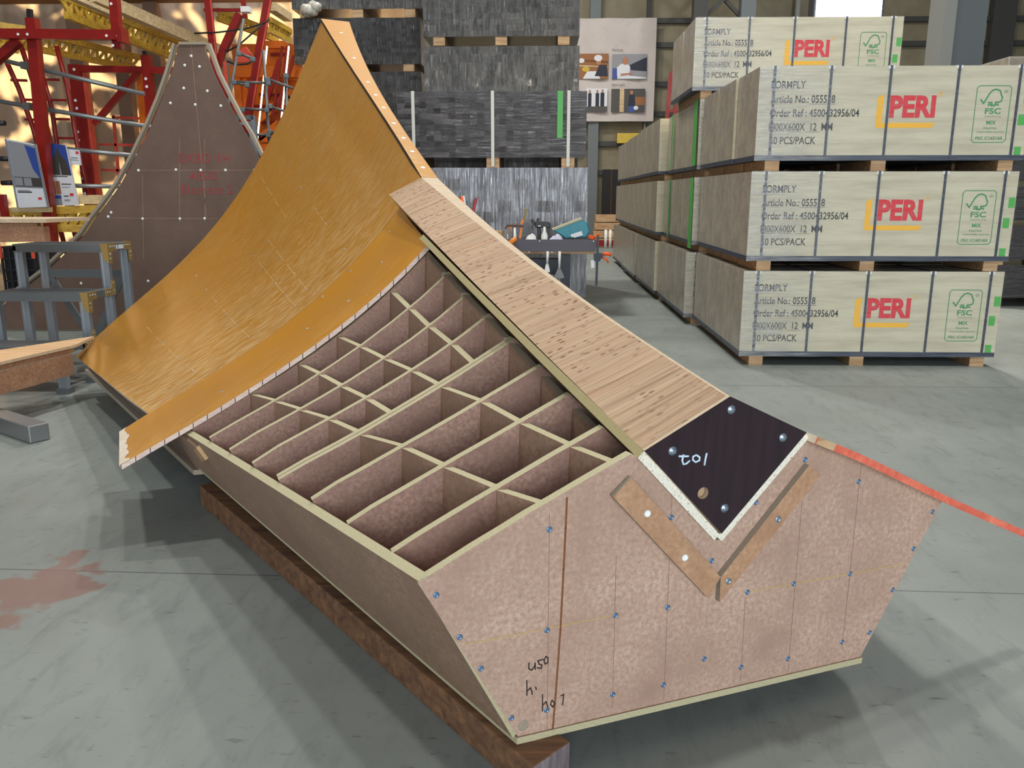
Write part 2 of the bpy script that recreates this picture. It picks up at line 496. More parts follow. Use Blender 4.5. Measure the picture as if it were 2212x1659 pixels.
M['brown_dark'] = mat('dark brown clamp bar', srgb(84, 44, 28), 0.5)
M['olive'] = mat('olive handle', srgb(140, 118, 44), 0.5)
M['teal'] = mat('teal tool case', srgb(18, 128, 146), 0.4)
M['blue_cap'] = mat('blue cap', srgb(22, 86, 176), 0.4)
M['green_tape'] = mat('green tape', srgb(74, 172, 74), 0.45)
M['green_ink'] = mat('green print', srgb(52, 142, 82), 0.6)
M['strap_navy'] = mat('dark blue strap', srgb(46, 56, 74), 0.4)
M['strap_white'] = mat('white strap', srgb(214, 214, 206), 0.5)
M['print_black'] = mat('black print', srgb(52, 52, 52), 0.7)
M['print_red'] = mat('red print', srgb(216, 44, 58), 0.6)
M['print_yellow'] = mat('yellow print', srgb(246, 186, 44), 0.6)
M['red_marker'] = mat('red marker', srgb(168, 52, 60), 0.6)
M['cardboard'] = mat('cardboard', srgb(178, 148, 104), 0.8)
M['cloth'] = mat('pale cloth', srgb(206, 204, 222), 0.9)
M['tray'] = mat('grey tray board', srgb(86, 84, 94), 0.6)
M['photo_blue'] = mat('poster blue', srgb(48, 72, 148), 0.4)
M['poster_white'] = mat('poster paper', srgb(218, 220, 226), 0.35)
M['poster_grey'] = mat('poster grey', srgb(140, 140, 146), 0.35)
M['poster_dark'] = mat('poster dark', srgb(66, 62, 58), 0.4)
M['skin'] = mat('print skin tone', srgb(176, 122, 92), 0.6)
M['navy'] = mat('print navy', srgb(34, 38, 56), 0.6)
M['photo_wood'] = mat('print wood tone', srgb(150, 98, 58), 0.6)

def crate_wood(name, c, d, streak=(1.2, 8, 12), coat=0.25):
    m = mat(name, c, 0.55, coat=coat, coat_rough=0.18); t = NT(m)
    f = t.noise(t.mapping(streak), 1.5, 5, 0.6, 0.3)
    t.color(t.ramp(f, [(0.30, d), (0.55, c), (0.80, tuple(min(1, x * 1.12) for x in c[:3]) + (1,))]))
    g = t.noise(t.mapping((3, 3, 38)), 2.0, 5, 0.7); t.bump(g, 0.10, 0.01); return m
M['crate'] = crate_wood('pale crate plywood', srgb(204, 198, 172), srgb(184, 176, 150))
def wrapped(name, c, d, scale, rough, coat, bump, spec=0.5, coatr=0.06, dist=0.012):
    m = mat(name, c, rough, coat=coat, coat_rough=coatr, spec=spec); t = NT(m)
    f = t.noise(t.mapping(scale), 1.6, 6, 0.68, 0.5)
    t.color(t.ramp(f, [(0.30, d), (0.60, c), (0.80, tuple(min(1, x * 1.15) for x in c[:3]) + (1,))]))
    g = t.noise(t.mapping(tuple(x * 2.2 for x in scale)), 1.3, 6, 0.75, 0.8)
    t.bump(g, bump, dist, coat=True); return m
M['wrap_grey'] = wrapped('grey wrapped crate side', srgb(164, 155, 141), srgb(128, 120, 108), (3, 5, 5), 0.5, 0.6, 0.35)
M['wrap_pale'] = wrapped('pale film and lit corner', srgb(206, 202, 190), srgb(160, 156, 146), (6, 6, 14), 0.35, 0.8, 0.4)
M['wrap_black_v'] = wrapped('black film wrapped pack', srgb(50, 50, 52), srgb(30, 30, 32), (16, 3, 1.6), 0.24, 1.0, 0.9, dist=0.012)
M['wrap_black_v'].node_tree.nodes['Principled BSDF'].inputs['Metallic'].default_value = .4
M['wrap_black_h'] = wrapped('black film with level streaks', srgb(62, 58, 60), srgb(30, 27, 29), (1.6, 3, 16), 0.20, 1.0, 0.9, dist=0.006)
M['wrap_black_h'].node_tree.nodes['Principled BSDF'].inputs['Metallic'].default_value = .55
M['wrap_silver'] = wrapped('silvery film wrapped pack', srgb(170, 172, 178), srgb(110, 112, 120), (15, 3, 1.4), 0.22, 1.0, 0.8, dist=0.014)
M['wrap_silver'].node_tree.nodes['Principled BSDF'].inputs['Metallic'].default_value = .75
M['wrap_mixed'] = wrapped('grey film wrapped pack', srgb(100, 98, 96), srgb(54, 54, 56), (14, 3, 1.8), 0.22, 1.0, 0.9, dist=0.014)
M['wrap_mixed'].node_tree.nodes['Principled BSDF'].inputs['Metallic'].default_value = .65

def clear_wrap():
    m = bpy.data.materials.new('clear stretch film'); m.use_nodes = True
    t = NT(m); nt = m.node_tree
    tr = nt.nodes.new('ShaderNodeBsdfTransparent'); gl = nt.nodes.new('ShaderNodeBsdfGlossy'); gl.inputs['Roughness'].default_value = 0.18
    df = nt.nodes.new('ShaderNodeBsdfDiffuse'); df.inputs['Color'].default_value = srgb(214, 218, 224)
    mx = nt.nodes.new('ShaderNodeMixShader'); m2 = nt.nodes.new('ShaderNodeMixShader'); m2.inputs[0].default_value = 0.45
    g = t.noise(t.mapping((2.2, 2, 46), (0, 0.06, 0)), 1.6, 6, 0.7, 0.4)
    x = t.sep(t.mapping((1, 1, 1)))[0]
    left = t.mask(x, 0.60, 0.0)  # denser pale film towards the left paints in its highlights
    fac = t.math('MULTIPLY', t.mask(g, 0.38, 0.75), t.math('ADD', t.math('MULTIPLY', left, 0.55), 0.10))
    bp = nt.nodes.new('ShaderNodeBump'); bp.inputs['Strength'].default_value = 0.5; bp.inputs['Distance'].default_value = 0.02
    nt.links.new(g, bp.inputs['Height']); nt.links.new(bp.outputs[0], gl.inputs['Normal'])
    nt.links.new(gl.outputs[0], m2.inputs[1]); nt.links.new(df.outputs[0], m2.inputs[2])
    nt.links.new(fac, mx.inputs[0]); nt.links.new(tr.outputs[0], mx.inputs[1]); nt.links.new(m2.outputs[0], mx.inputs[2])
    nt.links.new(mx.outputs[0], nt.nodes['Material Output'].inputs['Surface'])
    return m
M['clear_wrap'] = clear_wrap()

def sheeting():
    m = bpy.data.materials.new('translucent sheeting'); m.use_nodes = True
    nt = m.node_tree; t = NT(m)
    tl = nt.nodes.new('ShaderNodeBsdfTranslucent'); tl.inputs['Color'].default_value = srgb(236, 226, 212)
    df = nt.nodes.new('ShaderNodeBsdfDiffuse'); df.inputs['Color'].default_value = srgb(196, 178, 164)
    mx = nt.nodes.new('ShaderNodeMixShader'); mx.inputs[0].default_value = 0.5
    nt.links.new(df.outputs[0], mx.inputs[1]); nt.links.new(tl.outputs[0], mx.inputs[2])
    nt.links.new(mx.outputs[0], nt.nodes['Material Output'].inputs['Surface'])
    return m
M['sheeting'] = sheeting()
M['foliage'] = mat('dark foliage', srgb(40, 60, 30), 0.8)
M['wall_panel'] = speckled('beige wall panel', srgb(132, 124, 100), srgb(120, 112, 90), srgb(140, 132, 108), 3, 1, 0.6)
M['girt'] = mat('dark wall girt', srgb(62, 62, 60), 0.6)
M['banner'] = speckled('banner cloth', srgb(206, 198, 194), srgb(190, 182, 178), srgb(214, 206, 202), 4, 2, 0.7)
M['door_dark'] = mat('dark door leaf', srgb(22, 18, 18), 0.6)
M['yellow'] = paint('yellow hoist paint', srgb(206, 176, 30))
M['glow'] = mat('lamp lens', (1, 1, 1, 1), 0.5)
M['glow'].node_tree.nodes['Principled BSDF'].inputs['Emission Color'].default_value = (1.0, 0.93, 0.78, 1)
M['glow'].node_tree.nodes['Principled BSDF'].inputs['Emission Strength'].default_value = 14.0
M['warm_glint'] = mat('warm glint glow', (1, 1, 1, 1), 0.5)  # glow that imitates glints on red steel
M['warm_glint'].node_tree.nodes['Principled BSDF'].inputs['Emission Color'].default_value = (1.0, 0.78, 0.42, 1)
M['warm_glint'].node_tree.nodes['Principled BSDF'].inputs['Emission Strength'].default_value = 9.0
M['glass'] = mat('clear jar glass', (0.9, 0.92, 0.9, 1), 0.05)
M['glass'].node_tree.nodes['Principled BSDF'].inputs['Transmission Weight'].default_value = 0.85
# measured outlines of the large element, metres in its own frame (across, along, up)
E = dict(
    RIB=[[[-0.22,0.404],[-0.164,0.433],[-0.109,0.462],[-0.053,0.489],[0.002,0.517],[0.058,0.543],[0.113,0.569],[0.169,0.595],[0.225,0.62]],[[-0.235,0.399],[-0.175,0.429],[-0.116,0.459],[-0.056,0.489],[0.004,0.518],[0.064,0.547],[0.123,0.576],[0.183,0.604],[0.243,0.632]],[[-0.29,0.384],[-0.221,0.418],[-0.152,0.452],[-0.083,0.486],[-0.015,0.52],[0.054,0.553],[0.123,0.587],[0.192,0.621],[0.261,0.655]],[[-0.344,0.375],[-0.267,0.411],[-0.19,0.448],[-0.114,0.486],[-0.037,0.524],[0.04,0.563],[0.116,0.603],[0.193,0.643],[0.27,0.684]],[[-0.392,0.352],[-0.307,0.391],[-0.222,0.431],[-0.137,0.473],[-0.052,0.518],[0.033,0.564],[0.118,0.611],[0.203,0.661],[0.288,0.712]],[[-0.447,0.335],[-0.355,0.38],[-0.264,0.425],[-0.172,0.471],[-0.08,0.519],[0.011,0.57],[0.103,0.625],[0.194,0.685],[0.286,0.752]],[[-0.492,0.313],[-0.395,0.361],[-0.297,0.41],[-0.2,0.461],[-0.102,0.515],[-0.005,0.574],[0.093,0.638],[0.191,0.709],[0.288,0.788]],[[-0.536,0.292],[-0.433,0.343],[-0.33,0.397],[-0.226,0.455],[-0.123,0.518],[-0.019,0.586],[0.084,0.661],[0.188,0.743],[0.291,0.835]],[[-0.581,0.268],[-0.473,0.323],[-0.365,0.381],[-0.257,0.445],[-0.149,0.514],[-0.041,0.592],[0.067,0.678],[0.175,0.776],[0.283,0.885]]],
    V=[0,0.15,0.355,0.545,0.77,0.97,1.18,1.39,1.62],
    CROSS={"c1":[-0.251,0.031],"c2":[-0.158,0.05],"c3":[-0.154,0.185],"c4":[-0.038,0.196]},
    SN=[-0.854,-0.244,-0.459],
    STOP=[[-0.219,0.003,0.406],[-0.235,0.088,0.39],[-0.289,0.303,0.377],[-0.36,0.601,0.35],[-0.418,0.842,0.33],[-0.507,1.228,0.289],[-0.56,1.461,0.264],[-0.619,1.725,0.234]],
    SBOT=[[0.0,0.0,0.0],[-0.187,0.671,-0.0],[-0.551,1.928,-0.0]],
    RBOT=[[-0.554,1.934,0.0],[-0.788,2.831,0.0],[-1.101,3.979,-0.0]],
    BANDF=[[-0.813,0.15],[-0.722,0.201],[-0.631,0.251],[-0.54,0.302],[-0.449,0.355],[-0.358,0.41],[-0.267,0.467],[-0.176,0.527],[-0.085,0.592],[0.006,0.662],[0.097,0.739],[0.188,0.823],[0.279,0.916]],
    VJ=2.208,
    JOINT=[[-0.841,0.096],[-0.751,0.153],[-0.661,0.207],[-0.571,0.261],[-0.481,0.315],[-0.391,0.372],[-0.3,0.431],[-0.21,0.495],[-0.12,0.565],[-0.03,0.641],[0.06,0.725],[0.15,0.817],[0.24,0.918],[0.33,1.029],[0.42,1.151]],
    JC=[-0.729,2.208,0.166],
    VB=4.353,
    BACK=[[-1.182,-0.024],[-1.071,0.089],[-0.96,0.192],[-0.849,0.29],[-0.739,0.387],[-0.628,0.487],[-0.517,0.595],[-0.406,0.713],[-0.295,0.846],[-0.184,0.997],[-0.074,1.169],[0.037,1.366],[0.148,1.589],[0.259,1.841],[0.37,2.125]],
    D1=[[-0.729,2.208,0.166],[-0.835,2.708,0.119],[-0.937,3.193,0.077],[-1.043,3.694,0.035],[-1.182,4.353,-0.018]],
    RIDGE=[[2.208,1.158],[2.476,1.268],[2.744,1.378],[3.012,1.489],[3.28,1.604],[3.549,1.723],[3.817,1.849],[4.085,1.982],[4.353,2.124]],
    BTOP=[[0.0,0.724],[0.276,0.763],[0.552,0.807],[0.828,0.855],[1.104,0.908],[1.38,0.965],[1.656,1.026],[1.932,1.09],[2.208,1.156]],
    SLO=[[0.0,0.604],[0.276,0.657],[0.552,0.711],[0.828,0.767],[1.104,0.823],[1.38,0.88],[1.656,0.938],[1.932,0.997],[2.208,1.057]],
    SHI=[[0.0,0.62],[0.276,0.672],[0.552,0.725],[0.828,0.778],[1.104,0.832],[1.38,0.886],[1.656,0.941],[1.932,0.997],[2.208,1.054]],
    PLATE=[[0.248,0.629],[0.446,0.731],[0.664,0.635],[0.462,0.42]],
    HOLE=[[0.402,0.521],[0.418,0.52]],
    PSCREW=[[0.452,0.702],[0.598,0.629],[0.315,0.623],[0.462,0.48]],
    FSCREW=[[-0.183,0.373],[-0.133,0.274],[-0.086,0.195],[-0.014,0.065],[0.05,0.478],[0.057,0.254],[0.067,0.065],[0.217,0.26],[0.226,0.067],[0.348,0.256],[0.356,0.063],[0.461,0.107],[0.569,0.064],[0.708,0.058],[0.695,0.258],[0.562,0.258],[0.868,0.257],[0.852,0.496],[0.875,0.071],[0.963,0.081],[1.019,0.19],[1.113,0.389],[1.068,0.295],[0.336,0.469],[0.556,0.478],[0.453,0.352],[0.681,0.566]],
    BSCREW=[[0.266,0.492],[0.37,0.378]],
    BSCREWR=[[0.492,0.304],[0.611,0.437]],
    PLUG=[[0.012,0.039],[0.025,0.036]],
    BRKL=[[0.181,0.538],[0.221,0.575],[0.47,0.317],[0.441,0.271]],
    BRKR=[[0.47,0.317],[0.68,0.558],[0.718,0.53],[0.474,0.255]],
    TO7=[[[0.331,0.61],[0.353,0.608],[0.356,0.608]],[[0.343,0.613],[0.341,0.6],[0.345,0.591],[0.352,0.592],[0.36,0.598]],[[0.375,0.609],[0.367,0.606],[0.367,0.599],[0.375,0.593],[0.384,0.596],[0.384,0.603],[0.375,0.609]],[[0.401,0.611],[0.399,0.599],[0.398,0.584]]],
    HAND=[[[0.02,0.186],[0.02,0.173],[0.027,0.168],[0.033,0.175],[0.034,0.183],[0.035,0.168]],[[0.052,0.188],[0.04,0.187],[0.043,0.179],[0.05,0.175],[0.049,0.168],[0.039,0.171]],[[0.058,0.194],[0.054,0.185],[0.057,0.176],[0.063,0.178],[0.063,0.189],[0.058,0.194]],[[0.017,0.146],[0.019,0.111]],[[0.02,0.121],[0.026,0.127],[0.03,0.117],[0.031,0.11]],[[0.038,0.126],[0.04,0.12]],[[0.055,0.105],[0.057,0.065]],[[0.058,0.08],[0.064,0.086],[0.069,0.072]],[[0.078,0.086],[0.075,0.077],[0.081,0.069],[0.085,0.077],[0.078,0.086]],[[0.099,0.092],[0.105,0.094],[0.104,0.069]]],
    VLINES=[[[0.048,0.516],[0.071,0.012]],[[0.208,0.399],[0.228,0.032]],[[0.332,0.529],[0.361,0.025]],[[0.688,0.468],[0.714,0.023]],[[0.851,0.559],[0.878,0.053]],[[0.558,0.246],[0.573,0.027]]],
    DRIP=[[0.085,0.541],[0.086,0.477],[0.087,0.386],[0.088,0.25],[0.086,0.098],[0.084,0.014]],
    YLINE=[[[-0.121,0.256],[0.055,0.258],[0.218,0.261]],[[0.57,0.258],[0.695,0.258],[1.048,0.257]]],
    ORANGE=[[0.664,0.636],[0.817,0.576],[1.137,0.432],[1.472,0.292]],
    CSCREW=[[0.458,4.159,2.026],[0.458,3.775,1.835],[0.458,3.411,1.668],[0.458,3.223,1.587],[0.458,3.047,1.5],[0.458,2.835,1.421],[0.458,2.648,1.348],[0.458,2.489,1.28],[0.458,2.311,1.212]],
    VN=[[0.236,0.615],[0.454,0.405],[0.463,0.398],[0.677,0.618]],
    BLK=[[-0.597,1.65,0.233],[-0.557,1.509,0.233],[-0.529,1.5,0.187],[-0.54,1.615,0.144],[-0.563,1.603,0.194],[-0.603,1.742,0.196]],
)
# ------------------------------------------------------------ the large timber formwork element
U0, VJ, VB = 0.458, E['VJ'], E['VB']
ROOT_R = Matrix(((0.91090607, -0.41058597, 0.04085703), (0.41128986, 0.91144688, -0.01025827), (-0.03302711, 0.0261484, 0.99911234)))
ROOT_P = Vector((-0.0415029, 1.52352208, 0.085))
def loc2w(p): return ROOT_P + ROOT_R @ Vector(p)
def interp(tab, x):
    if x <= tab[0][0]:
        (a, b), (c, d) = tab[0], tab[1]
    elif x >= tab[-1][0]:
        (a, b), (c, d) = tab[-2], tab[-1]
    else:
        for (a, b), (c, d) in zip(tab, tab[1:]):
            if x <= c: break
    return b + (d - b) * (x - a) / (c - a)
def half(v):
    if v < VJ: return 0.004 + 0.033 * (v / VJ) ** 2
    t = (v - VJ) / (VB - VJ); return 0.037 - 0.056 * t + 0.11 * t * t
ridge = lambda v: interp(E['RIDGE'], v)
btop = lambda v: interp(E['BTOP'], v)
slo = lambda v: interp(E['SLO'], v)
mir = lambda P: [(2 * U0 - p[0],) + tuple(p[1:]) for p in P]
def resample(P, n):
    P = [Vector(p) for p in P]; L = [0]
    for a, b in zip(P, P[1:]): L.append(L[-1] + (b - a).length)
    out = []
    for k in range(n):
        x = L[-1] * k / (n - 1); i = 0
        while i < len(P) - 2 and L[i + 1] < x: i += 1
        out.append(P[i].lerp(P[i + 1], (x - L[i]) / (L[i + 1] - L[i])))
    return out

el = thing('formwork_element', 'large brown ribbed formwork element with curved yellow skin, lying on floor timbers', 'formwork', ROOT_P, rot=ROOT_R.to_euler())
def part(mb, name, mats, parent=None, **k): return mb.build(name, mats, parent or el, **k)

T = 0.021
# base plates
b = MB()
b.prism([(0, -0.004, 0), (0.948, -0.004, 0), (0.948 + 0.286 * 1.93, 1.93, 0), (-0.286 * 1.93, 1.93, 0)], (0, 0, 0.016), 1, [2, 0, 0, 0], 1)
part(b, 'base_plate', [M['chip'], M['mdf_side'], M['chip_white']])
b = MB()
b.prism([(-0.572, 1.935, -0.022), (1.488, 1.935, -0.022), (2.02, 3.90, -0.022), (-1.10, 3.90, -0.022)], (0, 0, 0.02), 0)
part(b, 'base_plate', [M['chip_grey']])

# front panel with its notch
notch = [tuple(E['VN'][3]), tuple(E['VN'][2]), tuple(E['VN'][1]), tuple(E['VN'][0])]
left_top = [tuple(p) for p in E['RIB'][0]]
poly = [(0.003, 0.016), (0.945, 0.016), (1.140, 0.412), (1.137, 0.417), (0.985, 0.490), (0.817, 0.563), (0.682, 0.618)] + notch + left_top[::-1]
b = MB(); b.prism([(u, 0, w) for u, w in poly], (0, T, 0), 0, 1, 0)
FN = (0, -1, 0)
for L in E['VLINES']: b.ribbon([(u, 0, w) for u, w in L], 0.0009, FN, 2, 0.0006)
for L in E['YLINE']: b.ribbon([(u, 0, w) for u, w in L], 0.0018, FN, 4, 0.0006)
b.ribbon([(u, 0, w) for u, w in E['DRIP']], 0.0042, FN, 3, 0.0008)
fp = part(b, 'front_panel', [M['mdf'], M['chip'], M['pencil'], M['glue'], M['yellow_chalk']])
b = MB()
for L in E['HAND']: b.ribbon([(u, 0, w) for u, w in L], 0.0026, FN, 0, 0.0009)
part(b, 'handwriting', M['black_ink'], fp)
def screw(u, v, w, n=(0, -1, 0), r=0.0065, m='zinc_blue', parent=None, name='screw'):
    b = MB(); n = Vector(n).normalized()
    b.lathe(Vector((u, v, w)), [(r, -0.002), (r, 0.0012), (r * 0.55, 0.0022), (r * 0.5, 0.0008)], 10, n, 0)
    return b.build(name, M[m], parent or el)
for u, w in E['FSCREW']: screw(u, 0, w, parent=fp)
b = MB(); b.lathe((0.014, 0, 0.040), [(0.0125, -0.004), (0.0125, 0.0006), (0.011, 0.001)], 18, FN, 0)
part(b, 'bolt_plug', M['chip_grey'], fp)

# ribs: left profile, notch, mirrored profile
SN = Vector(E['SN'])
def side_in(v, w): return -(SN.y * v + SN.z * w) / SN.x + 0.022 / abs(SN.x)
def rib_poly(k, v):
    top = [tuple(p) for p in E['RIB'][k]]
    dz = slo(v) - slo(0)
    ue, we = top[-1]
    ub, ui = -0.286 * v + 0.022, top[0][0]
    nb = (U0, max(0.405 + dz, 0.1))
    L = [(ub, 0.018)] + top
    if we > 0.62 + dz: pass
    lp = [(max(u, side_in(v, w) + 0.002), w) for u, w in L] + [(ue + 0.012, we - 0.012)]
    # only the left bays are ribbed to full height; the right-hand bays are low
    return lp + [nb, (U0 + 0.03, 0.20), (0.93 + 0.25 * v, 0.20), (2 * U0 - ub, 0.018)]
for k in range(1, 9):
    v = E['V'][k]
    b = MB(); b.prism([(u, v, w) for u, w in rib_poly(k, v)], (0, T, 0), 0, 1, 0)
    part(b, 'rib', [M['mdf_rib'], M['chip']])
    if k == 4:
        b = MB(); b.prism([(u, v + T + 0.004, w) for u, w in rib_poly(k, v)], (0, T, 0), 0, 1, 0)
        part(b, 'rib', [M['mdf_rib'], M['chip']])
# cross ribs between neighbouring ribs, tops following the curve
def rib_w(k, u): return interp(E['RIB'][k], u)
def cross(cid, k0, k1):
    a, c = E['CROSS'][cid]
    v0 = E['V'][k0] + T + (0.022 if k0 == 4 else 0); v1 = E['V'][k1]
    u0, u1 = a * v0 + c, a * v1 + c
    w0, w1 = rib_w(k0, a * E['V'][k0] + c), rib_w(k1, a * v1 + c)
    b = MB()
    b.prism([(u0, v0, 0.018), (u1, v1, 0.018), (u1, v1, w1 - 0.001), (u0, v0, w0 - 0.001)], (T * 1.1, 0.002, 0), 0, 1, 0)
    part(b, 'cross_rib', [M['mdf_side'], M['chip']])
for c in ('c1', 'c2', 'c3', 'c4'):
    for k in range(4, 8): cross(c, k, k + 1)
for c in ('c1', 'c3'):
    for k in range(0, 4): cross(c, k, k + 1)
for k in range(0, 8):
    v0 = E['V'][k] + T + (0.022 if k == 4 else 0); v1 = E['V'][k + 1]
    b = MB()
    w0, w1 = slo(v0) - 0.055, slo(v1) - 0.055
    b.prism([(0.268, v0, 0.018), (0.268, v1, 0.018), (0.268, v1, w1), (0.268, v0, w0)], (T, 0, 0), 0, 1, 0)
    part(b, 'cross_rib', [M['mdf_side'], M['chip_grey']])

# side panels
def on_side(v, w): return (-(SN.y * v + SN.z * w) / SN.x, v, w)
tops = [on_side(v, 0.408 - 0.092 * v - 0.006 * v * v) for v in (0.0, 0.25, 0.5, 0.75, 1.0, 1.25, 1.5, 1.74, 1.95)]
lowv = (0.0, 1.928)
pl = [on_side(0, 0.016), on_side(1.928, 0.016)] + tops[::-1]
b = MB(); b.prism(pl, -SN * 0.022, 0, 1, 0)
part(b, 'side_panel', [M['mdf_side'], M['chip']])
b = MB(); b.prism(mir(pl), Vector((SN.x, -SN.y, -SN.z)) * 0.022, 0, 1, 0)
part(b, 'side_panel', [M['mdf_side'], M['chip']])
d1 = [Vector(p) for p in E['D1']]
lowr = [Vector((-0.556, 1.93, -0.002)), Vector((-0.69, 2.45, -0.002)), Vector((-0.82, 2.95, -0.002)), Vector((-0.95, 3.45, -0.002)), Vector((-1.06, 3.85, -0.002))]
topr = [Vector((-0.645, 1.85, 0.196)), d1[0].lerp(d1[1], 0.45), d1[1].lerp(d1[2], 0.5), d1[2].lerp(d1[3], 0.5), d1[3].lerp(d1[4], 0.3)]
topr = [p + Vector((0.006, 0, -0.012)) for p in topr]
for sgn in (0, 1):
    b = MB()
    for a, c, e, f in zip(lowr, lowr[1:], topr, topr[1:]):
        q = [a, c, f, e]
        if sgn: q = mir(q)
        b.prism(q, Vector((0.02 if not sgn else -0.02, 0, 0)), 0, 0, 0)
    part(b, 'rear_side_panel', M['mdf_dark'])
# split plywood block glued under the lining at the side panel
b = MB(); bk = [Vector(p) for p in E['BLK']]
b.prism([bk[0], bk[1], bk[4], bk[5]], SN * 0.012, 0)
b.prism([bk[1], bk[2], bk[3], bk[4]], SN * 0.012, 1)
part(b, 'ply_block', [M['mdf_side'], M['batten']])

# yellow lining: lower band, then the large sheet, both curved
def coons(C0, C1, D1, D2, ns, nt):
    C0, C1, D1, D2 = resample(C0, ns), resample(C1, ns), resample(D1, nt), resample(D2, nt)
    G = []
    for i in range(ns):
        s = i / (ns - 1); row = []
        for j in range(nt):
            t = j / (nt - 1)
            p = C0[i] * (1 - t) + C1[i] * t + D1[j] * (1 - s) + D2[j] * s
            p -= C0[0] * ((1 - s) * (1 - t)) + C0[-1] * (s * (1 - t)) + C1[0] * ((1 - s) * t) + C1[-1] * (s * t)
            row.append(p)
        G.append(row)
    return G
band_f = [(u, 1.62 - 0.012, w) for u, w in E['BANDF']]
joint = [Vector((u, VJ, w)) for u, w in E['JOINT']]
jc = Vector(E['JC'])
band_j = joint[:14]
Gb = coons(band_f, band_j, [band_f[0], band_j[0]], [band_f[-1], band_j[-1]], 40, 12)
main_j = [jc] + [p for p in joint if p.x > jc.x + 0.02]
back = [Vector((u, VB, w)) for u, w in E['BACK']]
d2 = [Vector((U0 - half(v), v, ridge(v) - (0.006 if v < VJ + 0.01 else 0.022))) for v in [VJ + (VB - VJ) * k / 12 for k in range(13)]]
main_j[-1] = d2[0]; back[-1] = d2[-1]
Gm = coons(main_j, back, E['D1'], d2, 56, 40)
def gpoint(G, s, t):
    ni, nj = len(G) - 1, len(G[0]) - 1
    x, y = s * ni, t * nj; i, j = min(int(x), ni - 1), min(int(y), nj - 1); fx, fy = x - i, y - j
    p = G[i][j] * (1 - fx) * (1 - fy) + G[i + 1][j] * fx * (1 - fy) + G[i][j + 1] * (1 - fx) * fy + G[i + 1][j + 1] * fx * fy
    n = (G[i + 1][j] - G[i][j]).cross(G[i][j + 1] - G[i][j]).normalized()
    return p, n
# the two sheets meet with one common slope at the joint
jt = [(p.x, p.z) for p in joint]
bf = [(p[0], p[2]) for p in band_f]
bk2 = [(p.x, p.z) for p in back]
def slope(u):
    uu = min(u, 0.26)
    sb = (interp(jt, uu) - interp(bf, uu)) / (VJ - 1.62)
    sm = (interp(bk2, u) - interp(jt, u)) / (VB - VJ)
    return 0.75 * sb + 0.25 * sm
def wslope(u): return (interp(jt, u + 0.02) - interp(jt, u - 0.02)) / 0.04
def win(s): return max(0.0, min(1.0, s / 0.06)) * max(0.0, min(1.0, (1 - s) / 0.10))
for G, first in ((Gm, True), (Gb, False)):
    n_i, n_j = len(G), len(G[0])
    for i, row in enumerate(G):
        s = i / (n_i - 1)
        p0, p1 = (row[0].copy(), row[1].copy()) if first else (row[-1].copy(), row[-2].copy())
        dv = p1.y - p0.y; L = abs(row[-1].y - row[0].y)
        want = slope(p0.x) + wslope(p0.x) * (p1.x - p0.x) / dv
        corr = (want - (p1.z - p0.z) / dv) * L * (win(s) if first else 1.0)
        for j, p in enumerate(row):
            t = j / (n_j - 1)
            p.z += corr * (t * (1 - t) if first else t * t * (t - 1))
lin = MB().sheet(Gb, 0.016, 0, (2, 0, 1, 0))
lin_band = part(lin, 'yellow_lining', [M['film_clean'], M['kerf'], M['ply_raw']])
lm = MB().sheet(Gm, 0.018, 0, (1, 0, 2, 2))
for s, t0, t1 in ((0.17, 0.08, 0.72), (0.34, 0.08, 0.55), (0.49, 0.05, 0.5), (0.545, 0.08, 0.56), (0.70, 0.28, 0.44), (0.62, 0.55, 0.9)):
    q = [gpoint(Gm, s, t0 + (t1 - t0) * k / 14) for k in range(15)]
    for k, ((a, na), (c, nc)) in enumerate(zip(q, q[1:])):
        if k % 4 != 3: lm.ribbon([a, c], 0.0022, na, 3, 0.0012)
q = [gpoint(Gm, 0.28 + 0.6 * k / 20, 0.003) for k in range(21)]
for (a, na), (c, nc) in zip(q, q[1:]): lm.ribbon([a, c], 0.005, na, 3, 0.0015)
lin_main = part(lm, 'yellow_lining', [M['film'], M['ply_raw'], M['kerf'], M['scuff']])
# ragged bare wood where the film broke away on the overhanging end
rg = MB(); rr0 = random.Random(2); prev = None
for k in range(23):
    t = k / 22
    a, na = gpoint(Gb, 0.0, t); c, nc = gpoint(Gb, 0.016 + rr0.uniform(0, 0.014), t)
    if prev: rg.face([prev[0], prev[1], c + nc * 0.0012, a + na * 0.0012], 0)
    prev = (a + na * 0.0012, c + nc * 0.0012)
part(rg, 'broken_edge', M['ply_raw'], lin_band)
random.seed(4)
for s, ts in ((0.17, (0.12, 0.3, 0.5, 0.7)), (0.34, (0.1, 0.22, 0.36, 0.5, 0.64, 0.8)), (0.49, (0.06, 0.16, 0.28, 0.42, 0.56, 0.72)),
              (0.545, (0.1, 0.24, 0.4, 0.55)), (0.70, (0.1, 0.3, 0.42, 0.6)), (0.86, (0.12, 0.34, 0.6, 0.85))):
    for t in ts:
        p, n = gpoint(Gm, s, t); screw(p.x, p.y, p.z, n, 0.0045, 'zinc', lin_main)
for s, t in ((0.30, 0.35), (0.58, 0.5), (0.66, 0.93), (0.77, 0.9), (0.86, 0.5), (0.93, 0.85), (0.99, 0.2), (0.72, 0.35)):
    p, n = gpoint(Gb, s, t); screw(p.x, p.y, p.z, n, 0.0055, 'zinc', lin_band)
